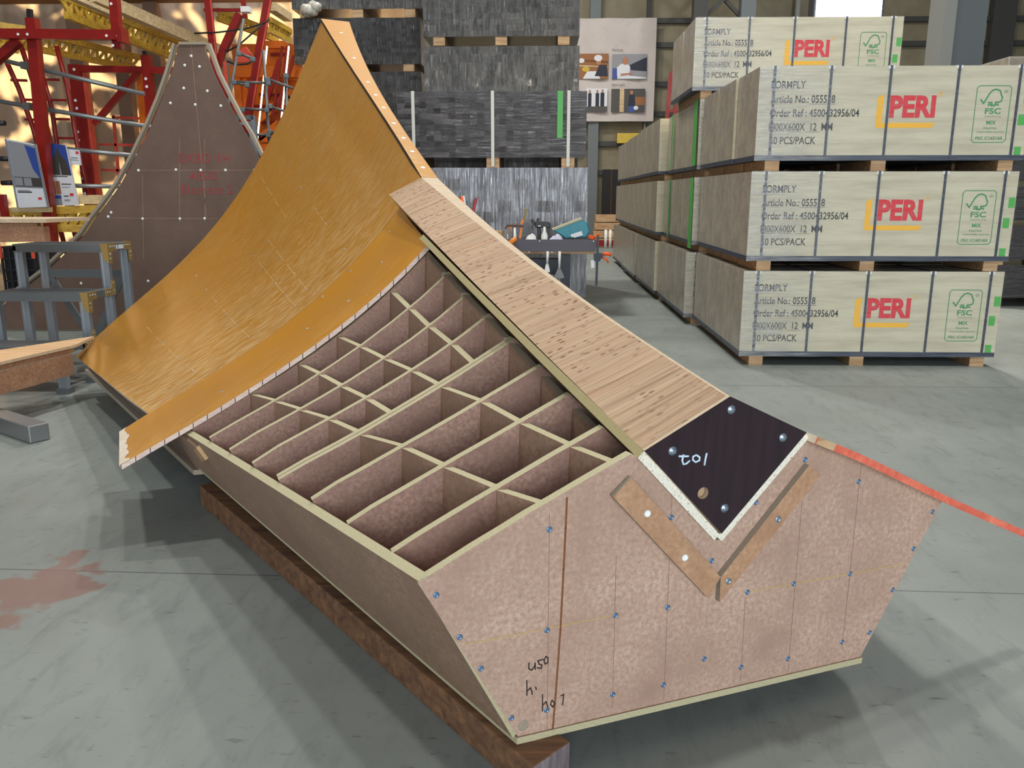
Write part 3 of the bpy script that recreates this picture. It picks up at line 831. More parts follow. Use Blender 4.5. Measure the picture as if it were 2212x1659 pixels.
# red sealed edge strip along the right slope of the front panel, running on past the corner
fr = [Vector((u, -0.03, w)) for u, w in E['ORANGE']]
fr[0] = fr[0].lerp(fr[1], 0.10)
es = [[p + Vector((0, 0.034 * j, 0)) for j in range(2)] for p in resample(fr, 14)]
part(MB().sheet(es, 0.017, 0, (0, 0, 1, 0), uv=False, smooth=False), 'edge_strip', [M['ply_raw'], M['red_edge']])
b = MB(); f0 = fr[0].lerp(fr[1], 0.02); f1 = fr[0].lerp(fr[1], 0.40); dn = Vector((-0.006, 0, -0.0155))
b.prism([f0, f1, f1 + dn, f0 + dn], (0, -0.003, 0), 0); part(b, 'bare_edge', M['batten'])
Gm2 = [[Vector((2 * U0 - p.x, p.y, p.z - 0.11 * (1 - j / 39.0))) for j, p in enumerate(row)] for row in Gm][::-1]
part(MB().sheet(Gm2, 0.018, 0, (2, 1, 2, 2)), 'right_lining', [M['film'], M['ply_raw'], M['kerf']])
# rear panel
b = MB(); prof = [(u, VB - 0.02, w - 0.02) for u, w in E['BACK'][1:]]
b.prism([(-1.1, VB - 0.02, -0.02)] + prof + mir(prof)[::-1] + [(2 * U0 + 1.1, VB - 0.02, -0.02)], (0, T, 0), 0)
part(b, 'rear_panel', M['mdf_dark'])

# ridge: laminated beam in its V trough, yellow cap beyond it
vs = [VJ * k / 12 for k in range(13)]
def drop(v): return interp([(0, 0), (0.28, 0.05), (0.55, 0.062), (1.1, 0.088), (1.66, 0.10), (2.21, 0.112)], v)
def bsec(v):
    h = half(v); l = 0.252 + 0.024 * v / VJ; wl = slo(v) + 0.022
    return [Vector((l, v, wl)), Vector((U0 - h, v, btop(v))), Vector((U0 + h, v, btop(v))), Vector((2 * U0 - l, v, wl - drop(v))), Vector((U0, v, wl - 0.208))]
b = MB(); S = [bsec(v) for v in vs]
for A, B in zip(S, S[1:]):
    for k in range(5):
        j = (k + 1) % 5
        b.face([A[k], B[k], B[j], A[j]], 1 if k == 1 else 0)
b.face(S[0], 0); b.face(S[-1][::-1], 0)
beam = part(b, 'ridge_beam', [M['veneer'], M['pale_ply']], recalc=True)
def vboard(sg):
    b = MB(); rows = []
    for v in [-0.006] + ([x for x in vs[1:] if x < 1.6] + [1.605] if sg < 0 else vs[1:]):
        dz = slo(max(v, 0)) - slo(0); sh = 0.004 * v / VJ
        if sg < 0: c = [(0.238 + sh, 0.612), (0.252 + sh, 0.627), (0.462, 0.416), (0.450, 0.403)]
        else: c = [(0.470, 0.3985), (0.456, 0.4105), (0.666, 0.632), (0.679, 0.620)]; dz -= drop(max(v, 0))
        rows.append([Vector((u, v, w + dz)) for u, w in c])
    for A, B in zip(rows, rows[1:]):
        for k in range(4):
            j = (k + 1) % 4; b.face([A[k], B[k], B[j], A[j]], 0)
    b.face(rows[0], 1); b.face(rows[-1][::-1], 0)
    part(b, 'trough_board', [M['chip_gold'], M['chip_white']], recalc=True)
vboard(-1); vboard(1)
# black end plate with a round hole
P = [Vector((u, -0.002, w)) for u, w in E['PLATE']]
hc = Vector((E['HOLE'][0][0], -0.002, E['HOLE'][0][1])); hr = 0.0135
ring = [hc + Vector((cos(a), 0, sin(a))) * hr for a in [2 * pi * k / 20 for k in range(20)]]
b = MB()
def plate_face(y, flip):
    off = Vector((0, y, 0))
    cor = [p + off for p in P]; rg = [p + off for p in ring]
    n = len(rg)
    # split the plate into sectors from the hole to the outline
    def hit(a):
        d = Vector((cos(a), 0, sin(a))); best = None
        for k in range(4):
            A, B = cor[k], cor[(k + 1) % 4]; e = B - A; den = d.x * e.z - d.z * e.x
            if abs(den) < 1e-9: continue
            q = A - (hc + off); t = (q.x * e.z - q.z * e.x) / den; s = (q.x * d.z - q.z * d.x) / den
            if t > 0 and -1e-6 <= s <= 1 + 1e-6 and (best is None or t < best): best = t
        return hc + off + d * best
    angs = sorted([2 * pi * k / n for k in range(n)] + [math.atan2((c - hc - off).z, (c - hc - off).x) % (2 * pi) for c in cor])
    for k, a in enumerate(angs):
        a2 = angs[(k + 1) % len(angs)] + (2 * pi if k == len(angs) - 1 else 0)
        if a2 - a < 1e-5: continue
        I = lambda t: hc + off + Vector((cos(t), 0, sin(t))) * hr
        q = [I(a), hit(a), hit(a2), I(a2)]
        b.face(q[::-1] if flip else q, 0)
plate_face(-0.011, False); plate_face(-0.001, True)
for k in range(4):
    A, B = P[k], P[(k + 1) % 4]
    b.face([A + Vector((0, -0.011, 0)), B + Vector((0, -0.011, 0)), B + Vector((0, -0.001, 0)), A + Vector((0, -0.001, 0))], 1)
for k in range(20):
    A, B = ring[k], ring[(k + 1) % 20]
    b.face([A + Vector((0, -0.011, 0)), B + Vector((0, -0.011, 0)), B + Vector((0, -0.001, 0)), A + Vector((0, -0.001, 0))], 1)
plate = part(b, 'end_plate', [M['phenolic'], M['pale_ply']], recalc=True)
for u, w in E['PSCREW']:
    b = MB(); c = Vector((u, -0.013, w))
    b.lathe(c, [(0.0105, 0), (0.0105, 0.0016), (0.007, 0.002), (0.006, 0.005), (0.0035, 0.0055)], 8, FN, 0)
    part(b, 'screw', M['zinc'], plate)
b = MB()
for L in E['TO7']:
    b.tube([Vector((u, -0.0132, w)) for u, w in L], 0.0023, 6)
part(b, 'handwriting', M['white_ink'], plate)
# two fixing strips on the front panel
for q, nm in ((E['BRKL'], 'BSCREW'), (E['BRKR'], 'BSCREWR')):
    b = MB(); b.prism([(u, -0.016, w) for u, w in q], (0, 0.0155, 0), 0, 1, 0)
    st = part(b, 'fixing_strip', [M['mdf_tan'], M['chip_grey']])
    for u, w in E[nm]: screw(u, -0.016, w, r=0.008, m='white_cap' if nm == 'BSCREW' else 'zinc', parent=st)
# yellow ridge cap
Gc = [[Vector((U0 + sg * half(v), v, ridge(v))) for v in [VJ + (VB - VJ) * k / 24 for k in range(25)]] for sg in (-1, 0, 1)]
cap = part(MB().sheet(Gc, 0.026, 0, (1, 1, 2, 2)), 'ridge_cap', [M['film_matte'], M['dark_gap'], M['ply_raw']])
for u, v, w in E['CSCREW']: screw(u, v, ridge(v), (0, -0.4, 1), 0.011, 'white_cap', cap)

# timbers under the element
def floor_timber(a, bq, wv, h, label, cat='timber', z0=0.0, name='floor_timber'):
    a, bq, wv = Vector(a), Vector(bq), Vector(wv)
    t = thing(name, label, cat, (a.x, a.y, z0))
    m = MB(); m.prism([a, a + wv, a + wv + Vector((0, 0, h)), a + Vector((0, 0, h))], bq - a, 1, 0, 1)
    # local axis along the timber for the grain
    m.build('beam', [M['timber'], M['timber_end']], t, (a.x, a.y, z0), bevel=0.004)
    return t
tn = Vector((-0.004, 1.452, 0)); tf = Vector((-1.347, 3.07, 0))
floor_timber(tn, tf, (0.077, 0.083, 0), 0.0835, 'long brown timber beam on the floor under the left side of the ribbed element')
# right-hand and rear bearers
rb0 = onz(1792, 1452, 0); 
w0 = loc2w((0.90, 0.12, 0)); w1 = loc2w((1.40, 1.9, 0))
q0 = Vector((rb0.x, rb0.y, 0)); q1 = Vector((w1.x, w1.y, 0))
hz = 0.050
floor_timber(q0 + Vector((-0.08, 0.05, 0)), q0 + (q1 - q0).normalized() * 0.75 + Vector((-0.08, 0.05, 0)), (0.10, 0.03, 0), hz, 'short grey timber packed under the right front corner of the ribbed element')
ra, rb = loc2w((-0.75, 3.15, -0.022)), loc2w((1.65, 3.15, -0.022))
hh = min(ra.z, rb.z) - 0.002
floor_timber((ra.x, ra.y, 0), (rb.x, rb.y, 0), tuple(ROOT_R @ Vector((0, 0.12, 0))), hh, 'crosswise timber bearer under the rear of the ribbed element')
# ------------------------------------------------------------ setting
def struct(name, mb, mats, **k):
    return tag(mb.build(name, mats, **k), kind='structure')
struct('floor', MB().prism([(-24, -14, 0), (24, -14, 0), (24, 24, 0), (-24, 24, 0)], (0, 0, -0.2), 0), M['concrete'])
WY = 22.0
struct('wall_back', MB().box((-4.0, WY, 0), (24, WY + 0.15, 9), 0), M['wall_panel'])
n = 0
for y in (46, 98, 182, 246, 310, 372):
    z = at(1300, y, WY).z; n += 1
    struct('trim_%d' % n, MB().box((-4.0, WY - 0.10, z - 0.07), (24, WY, z + 0.05)), M['girt'])
for px, wd, mt, Y in ((1283, 0.26, 'grey_steel', 21.76), (1396, 0.10, 'girt', WY - 0.1), (2150, 0.55, 'girt', 21.76)):
    x = at(px, 200, Y).x; n += 1
    struct('trim_%d' % n, MB().box((x - wd / 2, Y - 0.02, 0), (x + wd / 2, WY, 9)), M[mt])
# dark door with two leaves
dl, dr = at(1300, 420, WY - 0.1), at(1340, 420, WY - 0.1); zt = at(1320, 366, WY - 0.1).z
d = MB()
d.box((dl.x, WY - 0.12, 0.02), ((dl.x + dr.x) / 2 - 0.01, WY - 0.02, zt), 0)
d.box(((dl.x + dr.x) / 2 + 0.01, WY - 0.12, 0.02), (dr.x, WY - 0.02, zt), 0)
d.box(((dl.x + dr.x) / 2 - 0.01, WY - 0.11, 0.02), ((dl.x + dr.x) / 2 + 0.01, WY - 0.02, zt), 1)
struct('door_1', d, [M['door_dark'], M['soffit']])
# blue grey hall column on the right and the braced column behind the top crate
cx = at(2036, 70, 13).x
c = MB(); c.box((cx, 13.0, 0), (cx + 0.17, 13.5, 9), 1); c.box((cx + 0.17, 13.1, 0), (cx + 0.66, 13.4, 9), 0)
tag(c.build('steel_column', [M['grey_steel'], M['grey_light']]), 'broad blue grey steel column rising behind the right-hand crates', 'column')
a0 = at(1512, 40, 20)
t = thing('braced_column', 'dark latticed steel column behind the topmost crate', 'column', (a0.x, 20, 0))
for x in (a0.x, a0.x + 1.05):
    MB().box((x - 0.16, 19.9, 0), (x + 0.16, 20.2, 9)).build('post', M['girt' if x == a0.x else 'grey_steel'], t, (a0.x, 20, 0))
br = MB()
for k in range(9):
    z = k * 1.0; br.bar((a0.x, 20.05, z), (a0.x + 1.05, 20.05, z + 1.0), 0.1, 0.1); br.bar((a0.x + 1.05, 20.1, z), (a0.x, 20.1, z + 1.0), 0.08, 0.08)
br.build('lacing', M['girt'], t, (a0.x, 20, 0))
x = at(1724, 10, WY - 0.3).x
tag(MB().tube([(x, WY - 0.3, 0), (x, WY - 0.3, 9)], 0.07).build('conduit', M['grey_light']), 'pale vertical conduit on the back wall left of the bright lamp', 'pipe')

# banner with four photographs
BY = 21.68
def bq(x0, y0, x1, y1, Y=BY):
    a, c = at(x0, y0, Y), at(x1, y1, Y); return a, c
a, c = bq(1215, 40, 1411, 262)
bn = thing('banner', 'large pale hanging banner with four photographs on the back wall', 'banner', (a.x, BY, c.z))
g = []
for i in range(13):
    row = []
    for j in range(9):
        x = a.x + (c.x - a.x) * i / 12; z = c.z + (a.z - c.z) * j / 8
        row.append((x, BY + 0.03 * sin(i * 1.3 + j * 0.4), z))
    g.append(row)
MB().sheet(g, 0.01, 0, (0, 0, 0, 0), uv=False).build('cloth', M['banner'], bn, (a.x, BY, c.z))
def photo(x0, y0, x1, y1, base, shapes):
    p, q = bq(x0, y0, x1, y1, BY - 0.06)
    m = MB(); W, H = q.x - p.x, p.z - q.z
    m.prism([(p.x, BY - 0.06, q.z), (q.x, BY - 0.06, q.z), (q.x, BY - 0.06, p.z), (p.x, BY - 0.06, p.z)], (0, 0.02, 0), 0)
    mats = [M[base]]
    for k, (mt, pts) in enumerate(shapes):
        if M[mt] not in mats: mats.append(M[mt])
        m.face([(p.x + W * u, BY - 0.062 - 0.002 * k, q.z + H * v) for u, v in pts], mats.index(M[mt]))
    m.build('photo', mats, bn, (a.x, BY, c.z))
def ell(cx_, cz, rx, rz, n=12): return [(cx_ + rx * cos(2 * pi * k / n), cz + rz * sin(2 * pi * k / n)) for k in range(n)]
photo(1250, 116, 1313, 170, 'photo_wood', [('soffit', [(0, .7), (1, .62), (1, .7), (0, .78)]), ('plank', [(0, .5), (1, .45), (1, .49), (0, .55)]),
      ('poster_white', [(.15, 0), (.75, 0), (.6, .3), (.3, .3)]), ('navy', [(.55, .1), (1, .1), (.95, .55), (.7, .55)]), ('yellow', ell(.25, .38, .13, .11)),
      ('skin', ell(.68, .66, .09, .12)), ('poster_white', ell(.66, .82, .14, .13)), ('poster_white', ell(.1, .72, .1, .1))])
photo(1323, 117, 1396, 170, 'poster_grey', [('poster_white', [(0, .2), (1, .05), (1, 0), (0, 0)]), ('navy', [(.5, .55), (.95, .85), (1, .85), (1, .3), (.55, .35)]), ('photo_blue', [(0, 0), (.15, 0), (.2, .4), (.02, .45)]),
      ('poster_white', [(.15, .1), (.5, .12), (.52, .5), (.42, .62), (.25, .6), (.14, .45)]), ('skin', ell(.38, .72, .09, .16)), ('skin', [(.25, .12), (.6, .18), (.58, .25), (.25, .2)])])
photo(1266, 191, 1311, 242, 'poster_white', [('poster_dark', [(0, 0), (1, 0), (1, .24), (0, .24)]), ('navy', [(.1, .24), (.26, .24), (.26, .8), (.1, .8)]), ('navy', [(.45, .24), (.62, .24), (.62, .8), (.45, .8)]),
      ('navy', [(.68, .24), (.86, .24), (.86, .82), (.68, .82)]), ('skin', ell(.18, .87, .05, .07)), ('skin', ell(.53, .87, .05, .07)), ('skin', ell(.77, .89, .05, .07))])
photo(1321, 192, 1392, 242, 'poster_dark', [('photo_wood', [(.7, .3), (1, .3), (1, .65), (.7, .65)]), ('plank', [(.25, 0), (.38, 0), (.38, 1), (.25, 1)]), ('navy', [(.5, .25), (.72, .25), (.7, .75), (.54, .75)]),
      ('photo_blue', [(.52, 0), (.7, 0), (.7, .25), (.52, .25)]), ('skin', ell(.6, .84, .05, .09)), ('poster_white', ell(.74, .18, .07, .09))])
m = MB()
for body, x0, y0, wd in (('Planning', 1323, 111, 21), ('Highest quality', 1321, 186, 27)):
    p = at(x0, y0, BY - 0.06); put_text(m, body, (p.x, BY - 0.062, p.z), (1, 0, 0), (0, 0, 1), wd / F_PX * BY, 0.06)
m.build('caption', M['poster_dark'], bn, (a.x, BY, c.z))

# far end of the aisle
p = at(1290, 478, 20.5)
m = MB()
for k in range(4): m.box((p.x - 0.1 + k * 0.02, 20.5, k * 0.19), (p.x + 0.62, 21.0, k * 0.19 + 0.17))
tag(m.build('board_stack', M['batten']), 'small stack of raw boards on the floor before the dark far door', 'boards')
p0, p1 = onz(1268, 498, 0.05), onz(1335, 496, 0.05)
q0 = at(1268, 500, 20.0); q1 = at(1338, 500, 20.0)
tag(MB().bar((q0.x, 20, 0.09), (q1.x, 20, 0.09), 0.14, 0.14).build('red_beam', M['red']), 'red steel beam lying on the floor at the far end of the aisle', 'beam')
for px in (1309, 1319):
    q = at(px, 490, 19.6)
    tag(MB().tube([(q.x, 19.6, 0), (q.x, 19.6, 0.42)], 0.035).build('white_bollard', M['white']),
        'thin white post standing before the %s of the two dark door leaves' % ('left' if px == 1309 else 'right'), 'post')
p = at(1372, 298, 21.8)
m = MB(); m.box((p.x - 0.46, 21.7, p.z - 0.13), (p.x + 0.44, WY, p.z + 0.11)); m.tube([(p.x + 0.24, 21.88, p.z + 0.1), (p.x + 0.24, 21.88, at(1382, 262, 21.8).z)], 0.03, m=1)
tag(m.build('hoist', [M['yellow'], M['grey_light']]), 'yellow hoist fixed to the back wall just under the banner', 'hoist')
lt = thing('red_ladder', 'red ladder standing far behind the second row of crates', 'ladder', (at(1450, 200, 17).x, 17, 0))
lo_ = (at(1450, 200, 17).x, 17, 0)
ra, rb_ = at(1440, 262, 17), at(1449, 158, 17); rc, rd = at(1457, 262, 17), at(1465, 145, 17)
for s, e in ((ra, rb_), (rc, rd)):
    dirn = (s - e) / (e.z - s.z); MB().bar(s + dirn * s.z, e, 0.07, 0.07).build('rail', M['red'], lt, lo_)
for k in range(6):
    s = ra.lerp(rb_, k / 5); e = rc.lerp(rd, k / 5); MB().bar(s, e, 0.05, 0.05).build('rung', M['red'], lt, lo_)

# floodlight
LY = 10.4
p = at(1834, 22, LY)
fl = thing('floodlight', 'bright square floodlight glowing above the topmost crate', 'lamp', (p.x, LY + 0.3, 0))
off = (p.x, LY + 0.3, 0)
hw_, hh_ = 64 / F_PX * LY, 34 / F_PX * LY
MB().prism([(p.x - hw_, LY, p.z - hh_), (p.x + hw_, LY, p.z - hh_), (p.x + hw_, LY, p.z + hh_), (p.x - hw_, LY, p.z + hh_)], (0, 0.02, 0), 0).build('lens', M['glow'], fl, off)
h = MB(); h.box((p.x - hw_ - 0.03, LY + 0.021, p.z - hh_ - 0.03), (p.x + hw_ + 0.03, LY + 0.22, p.z + hh_ + 0.03)); h.build('housing', M['black_steel'], fl, off)
MB().tube([(p.x, LY + 0.3, 0), (p.x, LY + 0.3, p.z)], 0.035).build('mast', M['steel'], fl, off)
lamp('floodlight_beam', 'AREA', (p.x, LY - 0.06, p.z), (p.x - 1.2, 0, 0.6), 260, (1.0, 0.92, 0.78), 0.7, 0.35)

# ------------------------------------------------------------ plywood crates
CW, CH, CD = 1.82, 0.60, 0.60
PITCH_Z, Z0 = 0.686, 0.082
def crate_body(mats=None, front=False):
    m = MB()
    m.prism([(0, 0, 0.012), (CW, 0, 0.012), (CW, 0, CH), (0, 0, CH)], (0, CD, 0), 0, [2, 0, 1, 1], 0)
    return m
def battens():
    out = []
    for x in (0.075, 0.80, 1.66):
        m = MB(); m.box((x, 0.01, -Z0), (x + 0.10, CD - 0.01, -0.0125)); out.append(m)
    return out
def make_crate(lettered):
    r = thing('plywood_crate', 'crate', 'crate')
    m = crate_body(); body = m.build('box', [M['crate'], M['wrap_grey'], M['strap_navy']], r)
    # make the left side carry the grey wrap
    for p in body.data.polygons:
        if p.normal.x < -0.9: p.material_index = 1
    for b_ in battens(): b_.build('batten', M['batten'], r)
    MB().box((-0.003, -0.004, -0.012), (CW, CD, 0.022)).build('base_sheet', M['strap_navy'], r)
    if lettered == 0: return r
    # straps over the front
    for f, w_ in ((0.055, 0.017), (0.262, 0.016), (0.480, 0.016), (0.727, 0.016), (0.950, 0.016)):
        s = MB(); x = f * CW
        s.box((x - w_ / 2, -0.006, -0.010), (x + w_ / 2, 0.0, CH + 0.003), 0); s.box((x - w_ / 2, -0.006, CH), (x + w_ / 2, CD, CH + 0.004), 0)
        st = s.build('strap', M['strap_navy'], r)
        if lettered == 2:
            q = MB()
            for sd in (-1, 1): q.box((x + sd * (w_ / 2 + 0.001) - (0.012 if sd < 0 else 0), -0.007, CH - 0.018), (x + sd * (w_ / 2 + 0.001) + (0 if sd < 0 else 0.012), 0.0, CH + 0.002))
            q.build('edge_protector', M['white'], st)
    Y = -0.0012; EX, EZ = (1, 0, 0), (0, 0, 1)
    k = MB()
    zt = lambda f: CH * (1 - f)
    def line(body, x0, x1, fz, hh=0.051): put_text(k, body, (x0 * CW, Y, zt(fz) - hh / 2), EX, EZ, (x1 - x0) * CW, hh, 0, 0.012)
    line('FORMPLY', 0.046, 0.172, 0.195)
    line('Article No.: 055518', 0.046, 0.284, 0.35); line('Order Ref : 4500432956/04', 0.046, 0.377, 0.50)
    line('1800X600X  12  MM', 0.046, 0.282, 0.65); line('50 PCS/PACK', 0.052, 0.223, 0.80)
    for x0, x1, fz in ((0.190, 0.288, 0.402), (0.06, 0.105, 0.702), (0.118, 0.164, 0.702), (0.182, 0.234, 0.702)):
        k.box((x0 * CW, Y, zt(fz) - 0.002), (x1 * CW, 0, zt(fz)), 0)
    k.build('printed_text', M['print_black'], r)
    k = MB(); put_text(k, 'PERI', (0.487 * CW, Y, zt(0.555)), EX, EZ, 0.168 * CW, 0.24 * CH, 0, 0.045)
    k.build('red_lettering', M['print_red'], r)
    k = MB()
    k.face([(0.440 * CW, Y, zt(0.665)), (0.462 * CW, Y, zt(0.665)), (0.462 * CW, Y, zt(0.30)), (0.440 * CW, Y, zt(0.34))], 0)
    k.face([(0.462 * CW, Y, zt(0.665)), (0.648 * CW, Y, zt(0.665)), (0.660 * CW, Y, zt(0.61)), (0.462 * CW, Y, zt(0.61))], 0)
    k.ribbon([(0.669 * CW + 0.014 * cos(a), Y, zt(0.30) + 0.014 * sin(a)) for a in [2 * pi * j / 14 for j in range(15)]], 0.003, (0, -1, 0))
    put_text(k, 'R', (0.669 * CW - 0.005, Y, zt(0.30) - 0.007), EX, EZ, 0.010, 0.014)
    k.build('yellow_bracket', M['print_yellow'], r)
    g_ = MB(); x0, x1, z0, z1 = 0.800 * CW, 0.925 * CW, zt(0.825), zt(0.215); W = x1 - x0; H = z1 - z0
    rc_ = [(x0 + 0.015, z0), (x1 - 0.015, z0), (x1, z0 + 0.015), (x1, z1 - 0.015), (x1 - 0.015, z1), (x0 + 0.015, z1), (x0, z1 - 0.015), (x0, z0 + 0.015), (x0 + 0.015, z0)]
    g_.ribbon([(x, Y, z) for x, z in rc_], 0.005, (0, -1, 0))
    P_ = lambda u, v: (x0 + W * u, Y, z0 + H * v)
    g_.ribbon([P_(*p) for p in ((.14, .76), (.23, .69), (.37, .86), (.45, .92), (.56, .94), (.68, .91), (.72, .84), (.76, .80), (.74, .73), (.66, .71), (.58, .71), (.57, .67), (.66, .67), (.66, .655))], 0.009, (0, -1, 0))
    g_.ribbon([P_(*p) for p in ((.37, .705), (.47, .705), (.47, .67), (.38, .67), (.38, .655))], 0.009, (0, -1, 0))
    g_.face([P_(.44, .64), P_(.58, .64), P_(.58, .67), P_(.44, .67)])
    g_.ribbon([P_(.85 + .045 * cos(a), .90 + .018 * sin(a)) for a in [2 * pi * j / 12 for j in range(13)]], 0.003, (0, -1, 0))
    def gl(body, u0, u1, v, h_, bold=0.0): put_text(g_, body, P_(u0, v), EX, EZ, (u1 - u0) * W, h_ * H, 0, bold)
    gl('FSC', .30, .76, .505, .105, 0.02); gl('www.fsc.org', .30, .78, .445, .035); gl('MIX', .38, .66, .32, .07, 0.02)
    gl('Wood from', .30, .70, .235, .045); gl('responsible sources', .12, .92, .165, .042); gl('FSC C165165', .11, .90, .05, .055, 0.02)
    g_.build('green_label', M['green_ink'], r)
    g_ = MB()
    for fx, fz in ((0.986, 0.35), (0.974, 0.58), (0.974, 0.93)):
        g_.box((fx * CW - 0.022, Y, zt(fz) - 0.035), (fx * CW + 0.022, 0, zt(fz) + 0.035))
    g_.build('green_tape', M['green_tape'], r)
    f_ = MB(); f_.box((-0.004, -0.010, -0.015), (CW + 0.002, -0.0085, CH + 0.004)); f_.build('stretch_film', M['clear_wrap'], r)
    return r
proto_front = make_crate(2); proto_plain = make_crate(0)
used = {2: False, 0: False}
LAY = ('bottom', 'second', 'third', 'topmost')
GRP = ('nearest', 'second', 'third', 'fourth', 'farthest')
DEP = ('front', 'middle', 'rear')
def place_crate(kind, x, y, z, label, group):
    pr = proto_front if kind == 2 else proto_plain
    if not used[kind]: o = pr; used[kind] = True
    else: o = copy_tree(pr)
    o.location = (x, y, z); o['label'] = label; o['group'] = group
    return o
X0 = [[1.467, 1.467, 1.467], [1.383, 1.435, 1.440], [1.345, 1.350, 1.365], [1.345, 1.36, 1.395], [1.36, 1.40, 1.408]]
J0 = [0.010, 0.0, -0.012]
for g_ in range(5):
    Yg = 5.955 + g_ * 1.93 + (0.02 if g_ else 0)
    for l in range(3):
        for d_ in range(3):
            kind = 2 if (d_ == 0 and g_ < 2) else 0
            if g_ == 0 and d_ == 0:
                lab = 'pale plywood crate facing the camera with red lettering, %s layer of the nearest pile' % LAY[l]
            elif d_ == 0:
                lab = '%s-layer crate at the front of the %s group along the aisle' % (LAY[l], GRP[g_])
            else:
                lab = '%s-layer grey wrapped crate, %s of the %s group along the aisle' % (LAY[l], DEP[d_], GRP[g_])
            jx = ((g_ * 7 + l * 3 + d_ * 5) % 5 - 2) * 0.004 if (g_ or d_) else J0[l] * -1
            place_crate(kind, X0[g_][l] + jx, Yg + d_ * (CD + 0.022), Z0 + l * PITCH_Z, lab, 'stretch wrapped plywood crates')
for d_ in range(2):
    lab = 'topmost plywood crate with red lettering, just under the floodlight' if d_ == 0 else 'wrapped crate directly behind the topmost lettered crate'
    place_crate(2 if d_ == 0 else 0, 1.368, 7.90 + d_ * 0.64, Z0 + 3 * PITCH_Z, lab, 'stretch wrapped plywood crates')
# pale film and lit corner strips seen on the fronts of the far groups
def tape(name, x, y, z0, z1, w_, mt, lab, cat='tape'):
    m = MB(); m.box((x - 0.006, y - 0.004, z0), (x - 0.0045, y + w_, z1)); return tag(m.build(name, mt), lab, cat)
tape('green_tape', X0[1][2] - 0.010, 7.92, Z0 + 2 * PITCH_Z + 0.02, Z0 + 2 * PITCH_Z + CH, 0.16, M['green_tape'], 'wide green tape down the third-layer crate corner past the nearest pile')
tape('green_tape', X0[1][1] - 0.010, 7.92, Z0 + PITCH_Z - 0.05, Z0 + PITCH_Z + CH, 0.16, M['green_tape'], 'wide green tape down the second-layer crate corner past the nearest pile')
tape('green_tape', X0[1][2] - 0.012, 9.30, Z0 + 2 * PITCH_Z + 0.02, Z0 + 2 * PITCH_Z + CH, 0.07, M['green_tape'], 'narrow green tape line on third-layer wrapped crates')
tape('green_tape', X0[1][1] - 0.012, 9.30, Z0 + PITCH_Z, Z0 + PITCH_Z + CH, 0.09, M['green_tape'], 'narrow green tape line on second-layer wrapped crates')
# grey pack peeking in at the right edge behind the crates, black boards below it
m = MB(); q = at(2182, 100, 10.5); m.box((q.x, 10.5, 2.13), (q.x + 1.6, 12.0, 2.80))
tag(m.build('wrapped_pack', M['wrap_grey'], bevel=0.02), 'grey wrapped pack at the right edge above the lettered crates', 'pack')
bs = at(2150, 400, 9.3)
for k in range(5):
    z = 0.1 + k * 0.42
    mm = MB(); mm.box((bs.x, 9.3, z), (bs.x + 2.2, 10.4, z + 0.36))
    dp = tag(mm.build('dark_pack', M['wrap_black_h']), 'dark wrapped board pack behind the lettered crates at right edge, %s from floor' % ('lowest', 'second', 'third', 'fourth', 'fifth')[k], 'pack', 'dark packs at the right edge')
    for xx in (0.1, 1.0, 2.0):
        MB().box((bs.x + xx, 9.32, z - (0.1 if k == 0 else 0.06)), (bs.x + xx + 0.1, 10.38, z)).build('skid', M['batten'], dp)

# ------------------------------------------------------------ film wrapped packs
def pack(x0, x1, y, dep, z0, z1, mt, label, straps=(), group='film wrapped plywood packs', strap_mat='strap_white', blocks=(), corner=None, tape_x=None, blk_h=0.1):
    r = thing('wrapped_pack', label, 'pack', (x0, y, z0 - blk_h), group)
    off = (x0, y, z0 - blk_h)
    m = MB(); rnd = random.Random(int(x0 * 100 + z0 * 10))
    nx, nz = 26, 12
    fr = [[(x0 + (x1 - x0) * i / nx, y + (0 if i in (0, nx) or j in (0, nz) else rnd.uniform(-0.010, 0.010)), z0 + (z1 - z0) * j / nz) for j in range(nz + 1)] for i in range(nx + 1)]
    for i in range(nx):
        for j in range(nz):
            m.face([fr[i][j], fr[i + 1][j], fr[i + 1][j + 1], fr[i][j + 1]], 0, True)
    m.face([(x0, y, z0), (x0, y, z1), (x0, y + dep, z1), (x0, y + dep, z0)], 1)
    m.face([(x1, y, z0), (x1, y + dep, z0), (x1, y + dep, z1), (x1, y, z1)], 1)
    m.face([(x0, y, z1), (x1, y, z1), (x1, y + dep, z1), (x0, y + dep, z1)], 0)
    m.face([(x0, y, z0), (x0, y + dep, z0), (x1, y + dep, z0), (x1, y, z0)], 0)
    m.face([(x0, y + dep, z0), (x0, y + dep, z1), (x1, y + dep, z1), (x1, y + dep, z0)], 0)
    m.build('wrapped_boards', [M[mt], M[corner or mt]], r, off)  # side faces coloured pale to imitate their white-lit edges
    for f in straps:
        x = x0 + (x1 - x0) * f
        MB().box((x - 0.017, y - 0.018, z0 - blk_h + 0.01), (x + 0.017, y - 0.013, z1 + 0.004)).build('strap', M[strap_mat], r, off)
    for f in blocks:
        x = x0 + (x1 - x0) * f
        MB().box((x - 0.07, y + 0.01, z0 - blk_h), (x + 0.07, y + dep - 0.02, z0)).build('bearer', M['batten'], r, off)
    if tape_x:
        x = x0 + (x1 - x0) * tape_x
        MB().box((x - 0.03, y - 0.016, z0 + 0.20), (x + 0.03, y - 0.013, z1)).build('green_tape', M['green_tape'], r, off)
    return r
pack(-1.60, 0.520, 9.2, 1.25, 0.10, 1.497, 'wrap_silver', 'tall silvery wrapped pack standing behind the work table', blocks=(0.1, 0.45, 0.9), corner='wrap_pale')
